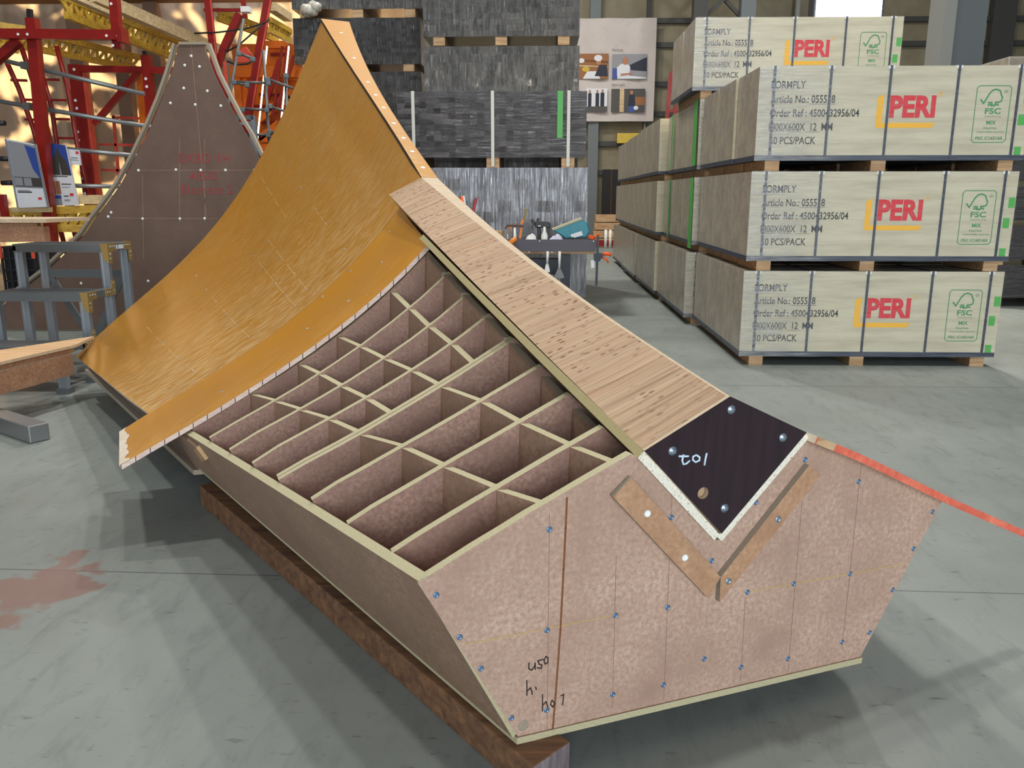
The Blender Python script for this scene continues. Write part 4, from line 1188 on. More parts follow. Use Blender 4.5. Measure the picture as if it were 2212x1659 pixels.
pack(-1.53, 0.490, 9.2, 1.20, 1.602, 2.28, 'wrap_black_h', 'black wrapped pack with white straps on top of the silvery pack', straps=(0.085, 0.505, 0.905), blocks=(0.085, 0.505, 0.905), tape_x=0.86, blk_h=0.104)
pack(-1.42, 0.465, 10.6, 1.25, 0.10, 1.75, 'wrap_mixed', 'lowest grey wrapped pack of the stack behind the strapped black pack', blocks=(0.1, 0.5, 0.9), corner='wrap_pale')
pack(-1.42, 0.465, 10.6, 1.25, 1.86, 2.96, 'wrap_mixed', 'grey wrapped pack, second from top of the tall stack right of the yellow peak', blocks=(0.1, 0.5, 0.9), corner='wrap_pale')
pack(-1.42, 0.460, 10.6, 1.25, 3.07, 3.85, 'wrap_mixed', 'top grey wrapped pack of the tall stack right of the yellow peak', blocks=(0.1, 0.5, 0.9), corner='wrap_pale')
for z0, z1, lab in ((0.10, 0.66, 'lowest'), (0.76, 1.32, 'second'), (1.42, 2.02, 'third'), (2.12, 2.725, 'fourth'), (2.83, 3.375, 'fifth')):
    pack(-3.17 + (0.22 if z1 < 2.8 else 0), -1.535, 11.2, 1.25, z0 + 0.02, z1 + 0.03, 'wrap_black_v', 'black film wrapped pack behind the yellow peak, %s from the floor' % lab, blocks=(0.1, 0.5, 0.9), corner='wrap_pale', blk_h=0.088)
pack(-3.17, -1.50, 11.2, 1.25, 3.51, 4.1, 'wrap_mixed', 'topmost wrapped pack behind the yellow peak, cut by the picture edge', blocks=(0.1, 0.5, 0.9), corner='wrap_pale')
m = MB(); q = at(676, 30, 11.05); random.seed(8)
for k in range(7):
    c_ = Vector((q.x + random.uniform(-.16, .16), 11.08 + random.uniform(-.04, .02), 3.47 + random.uniform(-.02, .06))); m.lathe(c_, [(0.01, -.06), (0.07, -.03), (0.08, .02), (0.03, .06)], 7, (random.uniform(-1, 1), random.uniform(-1, 1), 1))
tag(m.build('loose_film', M['wrap_pale']), 'crumpled loose clear film between two black wrapped packs, top left', 'film')
# ------------------------------------------------------------ work table with tools
TY = 8.1
tb = thing('work_table', 'grey edged work table on black legs crowded with tools', 'table', (0.22, TY, 0))
off = (0.22, TY, 0); TL, TR = -1.05, 0.545; TZ = 0.675
m = MB(); m.box((TL, TY + 0.02, TZ - 0.022), (TR - 0.01, TY + 0.55, TZ)); m.build('top_board', M['batten'], tb, off)
m = MB(); m.box((TL, TY - 0.0, TZ), (TR, TY + 0.018, 0.79)); m.box((TR - 0.018, TY + 0.018, TZ), (TR, TY + 0.55, 0.79)); m.box((TL, TY + 0.535, TZ), (TR - 0.018, TY + 0.55, 0.79)); m.build('tray_edge', M['tray'], tb, off)
for x in (0.22, -0.85):
    m = MB(); m.box((x, TY + 0.12, 0.0), (x + 0.085, TY + 0.20, TZ - 0.022)); m.build('leg', M['black_steel'], tb, off)
m = MB(); m.box((-0.95, TY + 0.22, 0.43), (0.20, TY + 0.40, 0.58)); m.box((-0.95, TY + 0.21, 0.575), (0.20, TY + 0.41, 0.585)); m.build('under_shelf', M['black_steel'], tb, off)
for x in (-0.2, -0.1, 0.0, 0.12, 0.52):
    m = MB(); m.lathe((x, TY - 0.0, TZ + (0.10 if x in (0.0, 0.52) else -0.006)), [(0.006, -0.002), (0.006, 0.002)], 8, (0, -1, 0)); m.build('screw', M['white_cap'], tb, off)
TT = TZ + 0.001
def P(x, y, Y=TY): return at(x, y, Y)
# teal case
t = thing('tool_case', 'teal plastic tool case leaning on the right of the work table', 'case', P(1230, 512, TY + 0.25)); o3 = t.location
Yc = TY + 0.12
q = [P(*p, Yc) for p in ((1193, 496), (1257, 473), (1269, 482), (1274, 500), (1267, 513), (1222, 515))]
m = MB(); m.prism(q, (0, 0.24, 0), 0); m.build('shell', M['teal'], t, o3, bevel=0.01)
q = [P(*p, Yc - 0.004) for p in ((1193, 495), (1257, 471), (1258, 474), (1195, 498))]
m = MB(); m.prism(q, (0, 0.248, 0), 0); m.build('lid_rim', M['chip'], t, o3)
q = [P(*p, Yc - 0.005) for p in ((1232, 507), (1256, 499), (1259, 508), (1236, 515))]
m = MB(); m.prism(q, (0, 0.004, 0), 0); m.build('label', M['poster_white'], t, o3)
for a_, b_ in ((1230, 1233), (1246, 1248)):
    q = [P(a_, 486 - (a_ - 1230) * .35, Yc - 0.004), P(b_, 485.5 - (a_ - 1230) * .35, Yc - 0.004), P(b_ + 4, 506 - (a_ - 1230) * .3, Yc - 0.004), P(a_ + 4, 506 - (a_ - 1230) * .3, Yc - 0.004)]
    MB().prism(q, (0, 0.006, 0), 0).build('rib', M['teal'], t, o3)
# nail gun / drill
t = thing('nail_gun', 'black pistol-grip power tool standing on the work table', 'power tool', P(1170, 515, TY + 0.2)); o3 = t.location; Yc = TY + 0.16
m = MB(); m.prism([P(*p, Yc) for p in ((1155, 480), (1163, 478), (1186, 479), (1190, 484), (1189, 491), (1183, 493), (1156, 492))], (0, 0.09, 0)); m.build('body', M['black'], t, o3, bevel=0.008)
m = MB(); m.prism([P(*p, Yc + 0.02) for p in ((1160, 491), (1168, 491), (1170, 516), (1162, 516))], (0, 0.05, 0)); m.build('grip', M['black'], t, o3, bevel=0.006)
m = MB(); m.prism([P(*p, Yc + 0.02) for p in ((1181, 489), (1189, 489), (1188, 516), (1180, 516))], (0, 0.05, 0)); m.build('magazine', M['black'], t, o3)
m = MB(); m.bar(P(1156, 486, Yc + 0.04), P(1148, 474, Yc + 0.04), 0.035); m.bar(P(1160, 480, Yc + 0.04), P(1163, 471, Yc + 0.04), 0.025); m.bar(P(1152, 490, Yc + 0.05), P(1148, 492, Yc + 0.05), 0.03); m.build('nose', M['black'], t, o3)
m = MB(); m.prism([P(*p, Yc - 0.003) for p in ((1162, 487), (1168, 487), (1168, 489), (1162, 489))], (0, 0.003, 0)); m.build('badge', M['poster_white'], t, o3)
def lat(name, px, y0, y1, prof, mt, lab, cat, Yd=0.2, extra=None):
    Yc = TY + Yd; p = P(px, y0, Yc); H = P(px, y1, Yc).z - p.z; z0 = TT
    H = max(0.03, P(px, y1, Yc).z - z0)
    t = thing(name, lab, cat, (p.x, Yc, z0))
    m = MB(); m.lathe((0, 0, 0), [(r, z * H) for r, z in prof], 14); m.build('body', M[mt], t)
    if extra:
        for nm, pr, mm in extra:
            k = MB(); k.lathe((0, 0, 0), [(r, z * H) for r, z in pr], 14); k.build(nm, M[mm], t)
    return t
lat('white_bottle', 1176, 516, 490, [(0.03, 0), (0.032, 0.05), (0.032, 0.65), (0.012, 0.85), (0.010, 1.0)], 'white', 'white squeeze bottle before the black power tool', 'bottle', 0.06)
lat('glue_tube', 1112, 515, 492, [(0.022, 0), (0.020, 0.2), (0.016, 0.6), (0.008, 1.0)], 'white', 'white nozzle tube in front of the orange frame clamp', 'tube', 0.05, [('base_ring', [(0.032, 0), (0.032, 0.12)], 'orange_grip')])
lat('drink_bottle', 1043, 516, 480, [(0.036, 0), (0.038, 0.05), (0.038, 0.7), (0.016, 0.88), (0.016, 0.9)], 'black', 'dark bottle with blue cap at the left end of the work table', 'bottle', 0.25, [('cap', [(0.019, 0.88), (0.019, 1.0)], 'blue_cap')])
lat('glass_jar', 1096, 516, 494, [(0.045, 0), (0.048, 0.05), (0.048, 0.8), (0.036, 0.95), (0.036, 1.0)], 'glass', 'clear glass jar left of the orange frame clamp', 'jar', 0.25)
m = MB(); p = P(1072, 512, TY + 0.2); m.box((p.x - 0.07, TY + 0.15, TT), (p.x + 0.06, TY + 0.32, P(1072, 499, TY + 0.2).z))
tag(m.build('cardboard_box', M['cardboard']), 'small plain cardboard box beside the blue-capped bottle', 'box')
def lump(name, c, r, mt, lab, cat, seed=1, n=14):
    rr = random.Random(seed); m = MB(); prof = []
    rings = []
    for i in range(7):
        a = pi / 2 * i / 6; ring = []
        for j in range(n):
            b_ = 2 * pi * j / n; k = 1 + rr.uniform(-.13, .13)
            ring.append(Vector((c[0] + r[0] * cos(a) * cos(b_) * k, c[1] + r[1] * cos(a) * sin(b_) * k, c[2] + r[2] * sin(a) * k)))
        rings.append(ring)
    for A, B in zip(rings, rings[1:]):
        for j in range(n): m.face([A[j], A[(j + 1) % n], B[(j + 1) % n], B[j]], 0, True)
    m.face(rings[0][::-1]); m.face(rings[-1])
    return tag(m.build(name, M[mt]), lab, cat)
p = P(1202, 516, TY + 0.1); lump('cleaning_rag', (p.x + 0.0, TY + 0.07, TT), (0.085, 0.045, 0.15), 'cloth', 'crumpled pale rag in front of the teal tool case', 'rag', 3)
p = P(1148, 512, TY + 0.12); lump('white_bag', (p.x, TY + 0.12, TT), (0.075, 0.05, 0.15), 'white', 'small white plastic bag left of the black power tool', 'bag', 5)
p = P(1080, 520, TY + 0.08); lump('green_roll', (p.x, TY + 0.08, TT), (0.05, 0.04, 0.13), 'green_tape', 'crumpled green tape lump left of the orange lever', 'tape', 9)
p = P(1237, 515, TY + 0.05); lump('dark_gloves', (p.x - 0.0, TY + 0.055, TT), (0.045, 0.03, 0.125), 'black', 'small dark glove heap under the teal tool case', 'gloves', 12)
# frame clamp standing on the table
t = thing('frame_clamp', 'brown and orange frame clamp with a yellow handle standing on the work table', 'clamp', P(1115, 515, TY + 0.3)); o3 = t.location; Yc = TY + 0.3
MB().bar(P(1095, 487, Yc), P(1131, 489, Yc), 0.03, 0.02).build('bar', M['brown_dark'], t, o3)
for a_, b_ in (((1103, 488), (1103, 503)), ((1127, 489), (1123, 515))):
    MB().bar(P(*a_, Yc), P(*b_, Yc), 0.022).build('arm', M['orange_wood'], t, o3)
MB().bar(P(1096, 487, Yc), P(1088, 500, Yc), 0.02).build('arm', M['brown_dark'], t, o3)
m = MB(); m.bar(P(1126, 484, Yc), P(1131, 473, Yc), 0.026, m=0); m.bar(P(1131, 475, Yc), P(1138, 451, Yc), 0.03, 0.02, m=1); m.build('handle', [M['orange_wood'], M['olive']], t, o3)
# curved orange lever on the tray edge
t = thing('lever_clamp', 'lever clamp with curved orange handle on the left front tray edge', 'clamp', P(1103, 520, TY - 0.03)); o3 = t.location; Yc = TY - 0.04
MB().tube([P(x, y, Yc) for x, y in ((1115, 515), (1107, 521), (1099, 530), (1094, 541))], [0.022, 0.026, 0.026, 0.018], 8).build('handle', M['orange_wood'], t, o3)
MB().bar(P(1095, 520, Yc - 0.005), P(1096, 558, Yc - 0.005), 0.032, 0.02).build('bar', M['black'], t, o3)
# hanging scrapers
def scraper(px, y0, y1, y2, bw, hm, bm, lab):
    Yc = TY - 0.025; a_ = P(px + 1, y0, Yc); b_ = P(px, y1, Yc); c_ = P(px, y2, Yc)
    t = thing('scraper', lab, 'scraper', a_); o3 = t.location
    MB().tube([a_, a_.lerp(b_, 0.5), b_], [0.014, 0.012, 0.010], 8).build('handle', M[hm], t, o3)
    k = bw / F_PX * Yc / 2
    m = MB(); m.prism([b_ + Vector((-0.012, 0, 0)), c_ + Vector((-k, 0, 0.02)), c_ + Vector((-k, 0, 0)), c_ + Vector((k, 0, 0)), c_ + Vector((k, 0, 0.02)), b_ + Vector((0.012, 0, 0))], (0, 0.003, 0)); m.build('blade', M[bm], t, o3)
scraper(1182, 543, 570, 588, 11, 'white', 'white', 'narrow white scraper hanging from the table edge')
scraper(1208, 543, 579, 601, 20, 'white', 'alu_dark', 'wide grey scraper with pale handle hanging beside the table leg')
# bar clamp on the right end
t = thing('bar_clamp', 'black bar clamp with orange grips hanging on the right end of the work table', 'clamp', P(1291, 545, TY - 0.02)); o3 = t.location; Yc = TY - 0.02
MB().bar(P(1292, 507, Yc), P(1288, 617, Yc), 0.022, 0.014).build('bar', M['black_steel'], t, o3)
m = MB(); m.prism([P(*p, Yc - 0.02) for p in ((1283, 549), (1300, 547), (1303, 553), (1295, 565), (1284, 564))], (0, 0.05, 0)); m.build('sliding_jaw', M['black_steel'], t, o3)
MB().tube([P(x, y, Yc) for x, y in ((1302, 549), (1314, 548), (1321, 552))], [0.016, 0.018, 0.012], 8).build('grip', M['orange_grip'], t, o3)
MB().tube([P(x, y, Yc) for x, y in ((1301, 556), (1310, 560), (1314, 568))], [0.010, 0.010, 0.007], 8).build('trigger', M['orange_grip'], t, o3)
MB().bar(P(1273, 511, Yc + 0.05), P(1284, 514, Yc + 0.02), 0.03, 0.03).build('fixed_jaw', M['orange_grip'], t, o3)
m = MB(); m.lathe(P(1292, 507, Yc), [(0.014, -0.012), (0.014, 0.012)], 8); m.build('end_cap', M['orange_grip'], t, o3)
m = MB(); m.prism([P(*p, Yc) for p in ((1276, 562), (1284, 562), (1284, 578), (1277, 579))], (0, 0.003, 0)); m.build('tag', M['poster_white'], t, o3)
# slim red and white sticks behind the ridge, standing by the table
for (x0, y0, x1, y1, mt, lab) in ((1004, 470, 997, 424, 'orange_grip', 'orange stick standing behind the ridge beam, left of the white one'), (1008, 470, 1001, 423, 'white', 'white stick standing behind the ridge beam'), (1021, 462, 1029, 428, 'red_marker', 'dark red stick standing behind the ridge beam, right of the white one')):
    Yc = 8.84 + 0.09 * (x0 - 1004) / 6; a_ = P(x0, y0, Yc); b_ = P(x1, y1, Yc); d_ = (a_ - b_); k = (a_.z - TT) / (-d_.z) if d_.z else 0
    a2 = a_ + d_ * (a_.z / -d_.z) if d_.z < 0 else a_
    tag(MB().tube([a2, b_], 0.014, 8).build('marking_stick', M[mt]), lab, 'stick')

# ------------------------------------------------------------ step platform and wooden covers, left
XS, XL = -2.93, -3.58
st = thing('step_platform', 'three-step aluminium work platform beside the yellow formwork', 'steps', (-3.25, 5.4, 0)); off = (-3.25, 5.4, 0)
RISE = 0.295; TREADS = ((4.905, 5.155), (5.245, 5.53), (5.56, 5.89))
for k, (ya, yb) in enumerate(TREADS):
    z = RISE * (k + 1)
    m = MB(); m.box((XL, ya, z - 0.012), (XS, yb, z), 0); m.box((XL, ya, z - 0.055), (XS, ya + 0.02, z - 0.012), 1); m.box((XL, yb - 0.02, z - 0.055), (XS, yb, z - 0.012), 1)
    m.box((XS - 0.02, ya, z - 0.045), (XS, yb, z - 0.012), 0); m.box((XL, ya, z - 0.045), (XL + 0.02, yb, z - 0.012), 0)
    for j in range(5): m.box((XL + 0.02, ya + 0.04 + j * 0.045, z), (XS - 0.02, ya + 0.05 + j * 0.045, z + 0.003), 0)
    m.build('tread', [M['alu_dark'], M['alu_dark']], st, off)
    for x in (XS - 0.03, XL + 0.03):
        for y in ((ya + 0.03,) if k < 2 else (ya + 0.03, yb - 0.03)):
            m = MB(); w_ = 0.024
            m.box((x - w_, y - 0.02, 0.03), (x + w_, y + 0.02, z - 0.012)); m.box((x - w_ - 0.004, y - 0.024, 0.03), (x - w_ + 0.008, y - 0.02, z - 0.012)); m.box((x + w_ - 0.008, y - 0.024, 0.03), (x + w_ + 0.004, y - 0.02, z - 0.012))
            lg = m.build('leg', M['alu'], st, off)
            f = MB(); f.box((x - 0.04, y - 0.035, 0.0), (x + 0.04, y + 0.035, 0.035)); f.build('foot', M['alu_dark'], lg, off)
def corner(x, y, z, sx, yd):
    m = MB(); X = x + 0.004
    m.prism([(X, y, z + 0.004), (X, y + yd * 0.11, z + 0.004), (X, y + yd * 0.11, z - 0.045), (X, y + yd * 0.05, z - 0.05), (X, y + yd * 0.045, z - 0.13), (X, y, z - 0.13)], (0.004, 0, 0), 0)
    m.prism([(x - 0.045, y - 0.004, z + 0.004), (x + 0.008, y - 0.004, z + 0.004), (x + 0.008, y - 0.004, z - 0.13), (x - 0.03, y - 0.004, z - 0.10)], (0, 0.004, 0), 0)
    for dy, dz in ((0.03, -0.02), (0.06, -0.02), (0.09, -0.02), (0.02, -0.07), (0.02, -0.10)):
        m.lathe((X + 0.004, y + yd * dy, z + dz), [(0.007, 0), (0.006, 0.003), (0.002, 0.005)], 8, (1, 0, 0), 1)
    m.build('corner_plate', [M['gold_plate'], M['zinc']], st, off)
for k, (ya, yb) in enumerate(TREADS):
    corner(XS, ya, RISE * (k + 1), 1, 1)
corner(XS, TREADS[2][1], RISE * 3, 1, -1)
m = MB()
for k in range(2):
    z = RISE * (k + 1); m.box((XS - 0.02, TREADS[k][1], z - 0.045), (XS, TREADS[k + 1][0] + 0.04, z - 0.012))
m.build('side_rail', M['alu_dark'], st, off)
for k in range(2):
    z = RISE * (k + 1); y = TREADS[k + 1][0] + 0.03
    m = MB(); m.prism([(XS, y - 0.11, z), (XS, y - 0.11, z - 0.05), (XS, y + 0.02, z - 0.05), (XS, y + 0.02, z + 0.05), (XS, y - 0.02, z + 0.05), (XS, y - 0.03, z)], (0.006, 0, 0))
    for dy, dz in ((-0.09, -0.025), (-0.06, -0.025), (0, -0.02), (0, 0.03)): m.lathe((XS + 0.006, y + dy, z + dz), [(0.007, 0), (0.006, 0.003), (0.002, 0.005)], 8, (1, 0, 0), 1)
    m.build('link_plate', [M['gold_plate'], M['zinc']], st, off)
yb = TREADS[2][1] - 0.03
MB().bar((XL + 0.03, yb, 0.66), (XS - 0.03, yb, 0.66), 0.03, 0.055).build('cross_rail', M['alu_dark'], st, off)
MB().bar((XL + 0.06, yb, 0.64), (-3.25, yb - 0.01, 0.16), 0.02, 0.045).build('brace', M['alu_dark'], st, off)
MB().bar((XS - 0.06, yb - 0.01, 0.64), (-3.25, yb - 0.02, 0.16), 0.02, 0.045).build('brace', M['alu_dark'], st, off)
m = MB(); m.box((XS + 0.0, 5.62, 0.845), (XS + 0.004, 5.70, 0.872)); m.box((XS, 5.72, 0.845), (XS + 0.004, 5.81, 0.872)); m.build('white_label', M['poster_white'], st, off)

pa, pb = onz(164, 745, 0.345), onz(0, 783, 0.345); d_ = (pb - pa).normalized(); pe = pa + d_ * 1.6
bk_ = Vector((-d_.y, d_.x, 0)); bk_ = bk_ if bk_.y > 0 else -bk_
back1 = onz(128, 734, 0.345); 
cv = thing('wooden_cover', 'low wooden cover with pale plywood top on the first platform step', 'platform', (pa.x, pa.y, 0.297)); off = (pa.x, pa.y, 0.297)
v3 = lambda p, z: Vector((p.x, p.y, z))
q = [v3(pa, 0.331), v3(pe, 0.331), v3(pe + bk_ * 0.75, 0.331), v3(Vector((pa.x - 0.05, pa.y + 0.30, 0)), 0.331)]
m = MB(); m.prism(q, (0, 0, 0.016), 0, 1, 0); m.build('top', [M['cover_top'], M['pale_ply']], cv, off)
i0 = pa + bk_ * 0.02 + d_ * 0.03
m = MB(); m.prism([v3(i0, 0.300), v3(i0 + d_ * 1.5, 0.300), v3(i0 + d_ * 1.5, 0.331), v3(i0, 0.331)], bk_ * 0.022); m.build('frame_rail', M['bench_side'], cv, off)
i1 = i0 - bk_ * 0.022 + d_ * 0.01
m = MB(); m.prism([v3(i1, 0.175), v3(i1 + d_ * 1.5, 0.175), v3(i1 + d_ * 1.5, 0.300), v3(i1, 0.300)], bk_ * 0.02, 0, 1, 0); m.build('skirt', [M['bench_side'], M['chip_grey']], cv, off)
m = MB(); e_ = i0 + d_ * 1.45; m.box((e_.x, e_.y + 0.03, 0), (e_.x + 0.06, e_.y + 0.09, 0.33)); m.build('leg', M['batten'], cv, off)

ub = thing('wooden_bench', 'higher wooden bench with pale plank top at the left edge', 'bench', (-3.5, 5.0, 0)); off = (-3.5, 5.0, 0)
UY = 5.0
xr = at(103, 478, UY).x
ztop = at(60, 473, UY).z
m = MB(); m.prism([(-5.2, UY - 0.02, ztop - 0.022), (xr, UY - 0.02, ztop - 0.022), (xr, UY - 0.02, ztop), (-5.2, UY - 0.02, ztop)], (0, 0.5, 0)); m.build('top', M['pale_ply'], ub, off)
xr2 = at(95, 500, UY).x
m = MB(); m.box((-5.2, UY + 0.02, ztop - 0.05), (xr2 - 0.05, UY + 0.06, ztop - 0.022)); m.build('packing', M['bench_side'], ub, off)
m = MB(); m.prism([(-5.2, UY, at(0, 530, UY).z - 0.01), (xr2, UY, at(90, 522, UY).z), (xr2, UY, at(95, 489, UY).z), (-5.2, UY, at(0, 497, UY).z - 0.01)], (0, 0.06, 0), 0, 0, 0); m.build('side_board', [M['bench_side'], M['chip']], ub, off)
for x in (-5.1, -4.0):
    m = MB(); m.box((x, UY + 0.05, 0), (x + 0.07, UY + 0.12, at(0, 530, UY).z)); m.box((x, UY + 0.33, 0), (x + 0.07, UY + 0.40, at(0, 530, UY).z)); m.build('leg', M['batten'], ub, off)
# steel bar on the floor
s0, s1 = onz(80, 958, 0.0), onz(-260, 835, 0.0)
t = thing('floor_bar', 'grey square steel bar lying on the floor at the left edge', 'bar', (s0.x, s0.y, 0))
m = MB(); m.bar((s0.x, s0.y + 0.03, 0.045), (s1.x, s1.y, 0.045), 0.10, 0.088); m.build('tube', M['steel'], t, (s0.x, s0.y, 0), bevel=0.006)

# ------------------------------------------------------------ second element standing behind
Y2 = 7.3
e2 = thing('formwork_element', 'dark brown standing formwork element with red handwriting, behind the step platform', 'formwork', (-2.94, Y2, 0)); off = (-2.94, Y2, 0)
Lp = [(386, 97), (379, 127), (367.5, 165), (350, 214), (327, 269), (295, 335.6), (260, 399), (228.6, 442.7), (202.5, 476), (185, 503.5), (160.7, 529), (98.5, 588), (67, 612), (0, 664)]
Rp = [(440, 97), (443, 107), (463, 162), (486, 208), (509, 252), (535, 295), (567, 359)]
L3 = [at(x, y, Y2) for x, y in Lp]; L3.append(Vector((L3[-1].x - 0.30, Y2, 0.02)))
R3 = [at(x, y, Y2) for x, y in Rp]
cxm = (L3[0].x + R3[0].x) / 2
for p in L3:
    if p.z < R3[-1].z - 0.1 if False else p.z < at(567, 359, Y2).z - 0.06:
        R3.append(Vector((2 * cxm - p.x - 0.03, Y2, p.z)))
m = MB(); m.prism(L3[::-1] + R3, (0, 0.02, 0), 0, 1, 0)
m2 = [(413, 98, 446, 470), (388, 300, 388, 480), (442, 300, 443, 480), (308, 380, 310, 560)]
for x0, y0, x1, y1 in m2: m.ribbon([at(x0, y0, Y2), at(x1, y1, Y2)], 0.004, (0, -1, 0), 2, 0.001)
m.ribbon([at(234, 471, Y2), at(470, 472.5, Y2)], 0.004, (0, -1, 0), 2, 0.001); m.ribbon([at(300, 368, Y2), at(550, 367.6, Y2)], 0.004, (0, -1, 0), 2, 0.001)
face = m.build('face_panel', [M['mdf_dark'], M['chip_grey'], M['mdf_side']], e2, off)
# curved ply skins whose edges show along both flanks
def skin(P3, sgn):
    g = [[Vector(p) + Vector((0, -0.012 + 0.06 * j / 3, 0)) for j in range(4)] for p in P3]
    if sgn > 0: g = g[::-1]
    G2 = []
    for row in g: G2.append([r + Vector((sgn * 0.028, 0, 0.008)) for r in row])
    mm = MB().sheet(G2, 0.024, 0, (1, 1, 1, 1)); mm.build('curved_skin', [M['chip_grey'], M['chip_grey']], e2, off, recalc=True)
skin(L3, -1); skin(R3, 1)
m = MB(); a_, b_ = at(385, 92.5, Y2 - 0.015), at(441, 93.5, Y2 - 0.015); m.box((a_.x, Y2 - 0.015, L3[0].z), (b_.x, Y2 + 0.05, L3[0].z + 0.022)); m.build('top_board', M['chip_grey'], e2, off)
m = MB(); m.box((L3[-1].x + 0.1, Y2 + 0.02, 0.0), (R3[-1].x - 0.1, Y2 + 0.32, 0.06)); m.build('base_plate', M['chip_grey'], e2, off)
for x, y in ((413, 121), (399, 141), (431, 144), (397, 190.5), (448, 196.5), (368, 222.6), (421.7, 226), (477, 228.5), (299, 368), (380, 366.6), (433.6, 367.6), (487, 367.6), (550, 367), (240, 459), (233.6, 468), (308, 472.5), (388.5, 472.5), (442, 472), (175, 612), (255, 610), (320, 607), (181, 665), (186, 722), (167, 541)):
    p = at(x, y, Y2); mm = MB(); mm.lathe(p, [(0.012, -0.001), (0.012, 0.002), (0.006, 0.004)], 10, (0, -1, 0)); mm.build('screw_cap', M['white_cap'], face, off)
m = MB()
for body, x0, y0, x1, hh in (('EXBO 1H', 388, 352, 497, 19), ('450', 410, 389, 468, 17), ('Element 2', 394, 419, 504, 18)):
    p = at(x0, y0, Y2); put_text(m, body, (p.x, Y2 - 0.002, p.z), (1, 0, 0), (0, 0, 1), (x1 - x0) / F_PX * Y2, hh / F_PX * Y2, 0, -0.012)
m.build('handwriting', M['red_marker'], face, off)
# black mesh crate behind
MY = 8.15
t = thing('mesh_crate', 'black mesh crate with orange corners under the wooden bench', 'crate', (at(50, 620, MY).x, MY, 0)); off = (at(50, 620, MY).x, MY, 0)
xa, xb = at(10, 600, MY).x, at(80, 600, MY).x; za, zb_ = at(40, 614, MY).z, at(40, 532, MY).z
m = MB()
for k in range(5): x = xa + (xb - xa) * k / 4; m.bar((x, MY, 0.02), (x, MY, zb_), 0.018)
for k in range(7): z = 0.03 + (zb_ - 0.04) * k / 6; m.bar((xa, MY + 0.01, z), (xb, MY + 0.01, z), 0.018)
m.build('mesh_front', M['black'], t, off)
m = MB(); m.box((xa, MY + 0.03, 0), (xb, MY + 0.45, zb_)); m.build('inner_box', M['black'], t, off)
for x in (xa, xb): m = MB(); m.box((x - 0.02, MY - 0.015, zb_ - 0.12), (x + 0.01, MY + 0.0, zb_)); m.build('corner_clip', M['red_light'], t, off)
# ------------------------------------------------------------ red shoring scaffold, left background
def pbar(x0, y0, x1, y1, Y, wpx, mt, parent, name, off, dep=None, Y1=None, ext=None):
    a_, b_ = at(x0, y0, Y), at(x1, y1, Y1 or Y)
    if ext == 'floor':
        d_ = b_ - a_; b_ = a_ + d_ * (a_.z / -d_.z)
    w_ = wpx / F_PX * Y
    return MB().bar(a_, b_, w_, dep or w_, up=(0, 1, 0)).build(name, M[mt], parent, off)
def holes(pts, Y, parent, off, r=0.018):
    for x, y in pts:
        m = MB(); m.lathe(at(x, y, Y), [(r, -0.002), (r, 0.003)], 8, (0, -1, 0)); m.build('bolt', M['white_cap'], parent, off)
FY = 9.0
off = tuple(at(90, 560, FY)); off = (off[0], FY, 0)
tw = thing('shoring_frame', 'front red shoring frame with tall post and crossbeam at the left edge', 'scaffold', off)
pbar(70, 40, 110, 500, FY, 20, 'red', tw, 'post', off, ext='floor')
pbar(64, 20, 65, 40, FY, 9, 'black', tw, 'screw_jack', off)
pbar(-30, 73, 260, 76, FY - 0.09, 19, 'red', tw, 'crossbeam', off, 0.08)
m = MB(); p = at(264, 77, FY - 0.09); m.box((p.x - 0.025, FY - 0.16, p.z - 0.07), (p.x + 0.025, FY + 0.0, p.z + 0.07)); m.build('end_plate', M['red'], tw, off)
pbar(247, -10, 256, 106, FY, 17, 'red', tw, 'hanger', off)
pbar(40, 88, -10, 132, FY, 17, 'red', tw, 'brace', off)
holes(((39, 74), (59, 74), (230, 77), (254, 77), (240, 8), (244, 98)), FY - 0.135, tw, off, 0.014)
pbar(5, 420, 12, 472, FY - 0.4, 12, 'red', tw, 'short_post', off)
# access ladders
L_ = thing('scaffold_ladder', 'dark red ladder leaning inside the scaffold left of the wide post', 'ladder', (at(110, 400, 9.6).x, 9.6, 0)); lo_ = (at(110, 400, 9.6).x, 9.6, 0)
ra = ((88, 150), (112, 235), (124, 320)); rb2 = ((122, 100), (146, 190), (170, 330))
for r_ in (ra, rb2):
    pts = [at(x, y, 9.6) for x, y in r_]; e_ = pts[-1] + (pts[-1] - pts[-2]) * (pts[-1].z / (pts[-2].z - pts[-1].z))
    pts[-1] = pts[-1]; MB().tube(pts + [Vector((pts[-1].x + 0.25, 9.6, 0))], 0.026, 8).build('rail', M['red'], L_, lo_)
for (x0, x1, y) in ((95, 128, 172), (104, 142, 216), (112, 150, 257), (119, 162, 298)):
    pbar(x0, y, x1, y + 1, 9.6, 5, 'red', L_, 'rung', lo_)
L_ = thing('scaffold_ladder', 'dark red ladder leaning behind the tall front post at the far left', 'ladder', (at(40, 400, 9.8).x, 9.8, 0)); lo_ = (at(40, 400, 9.8).x, 9.8, 0)
for r_ in (((8, 120), (40, 190), (72, 278)), ((44, 96), (66, 160), (100, 270))):
    pts = [at(x, y, 9.8) for x, y in r_]; MB().tube(pts + [Vector((pts[-1].x + 0.3, 9.8, 0))], 0.028, 8).build('rail', M['red'], L_, lo_)
for (x0, x1, y) in ((24, 58, 173), (46, 72, 215), (54, 84, 258)): pbar(x0, y, x1, y + 1, 9.8, 5, 'red', L_, 'rung', lo_)
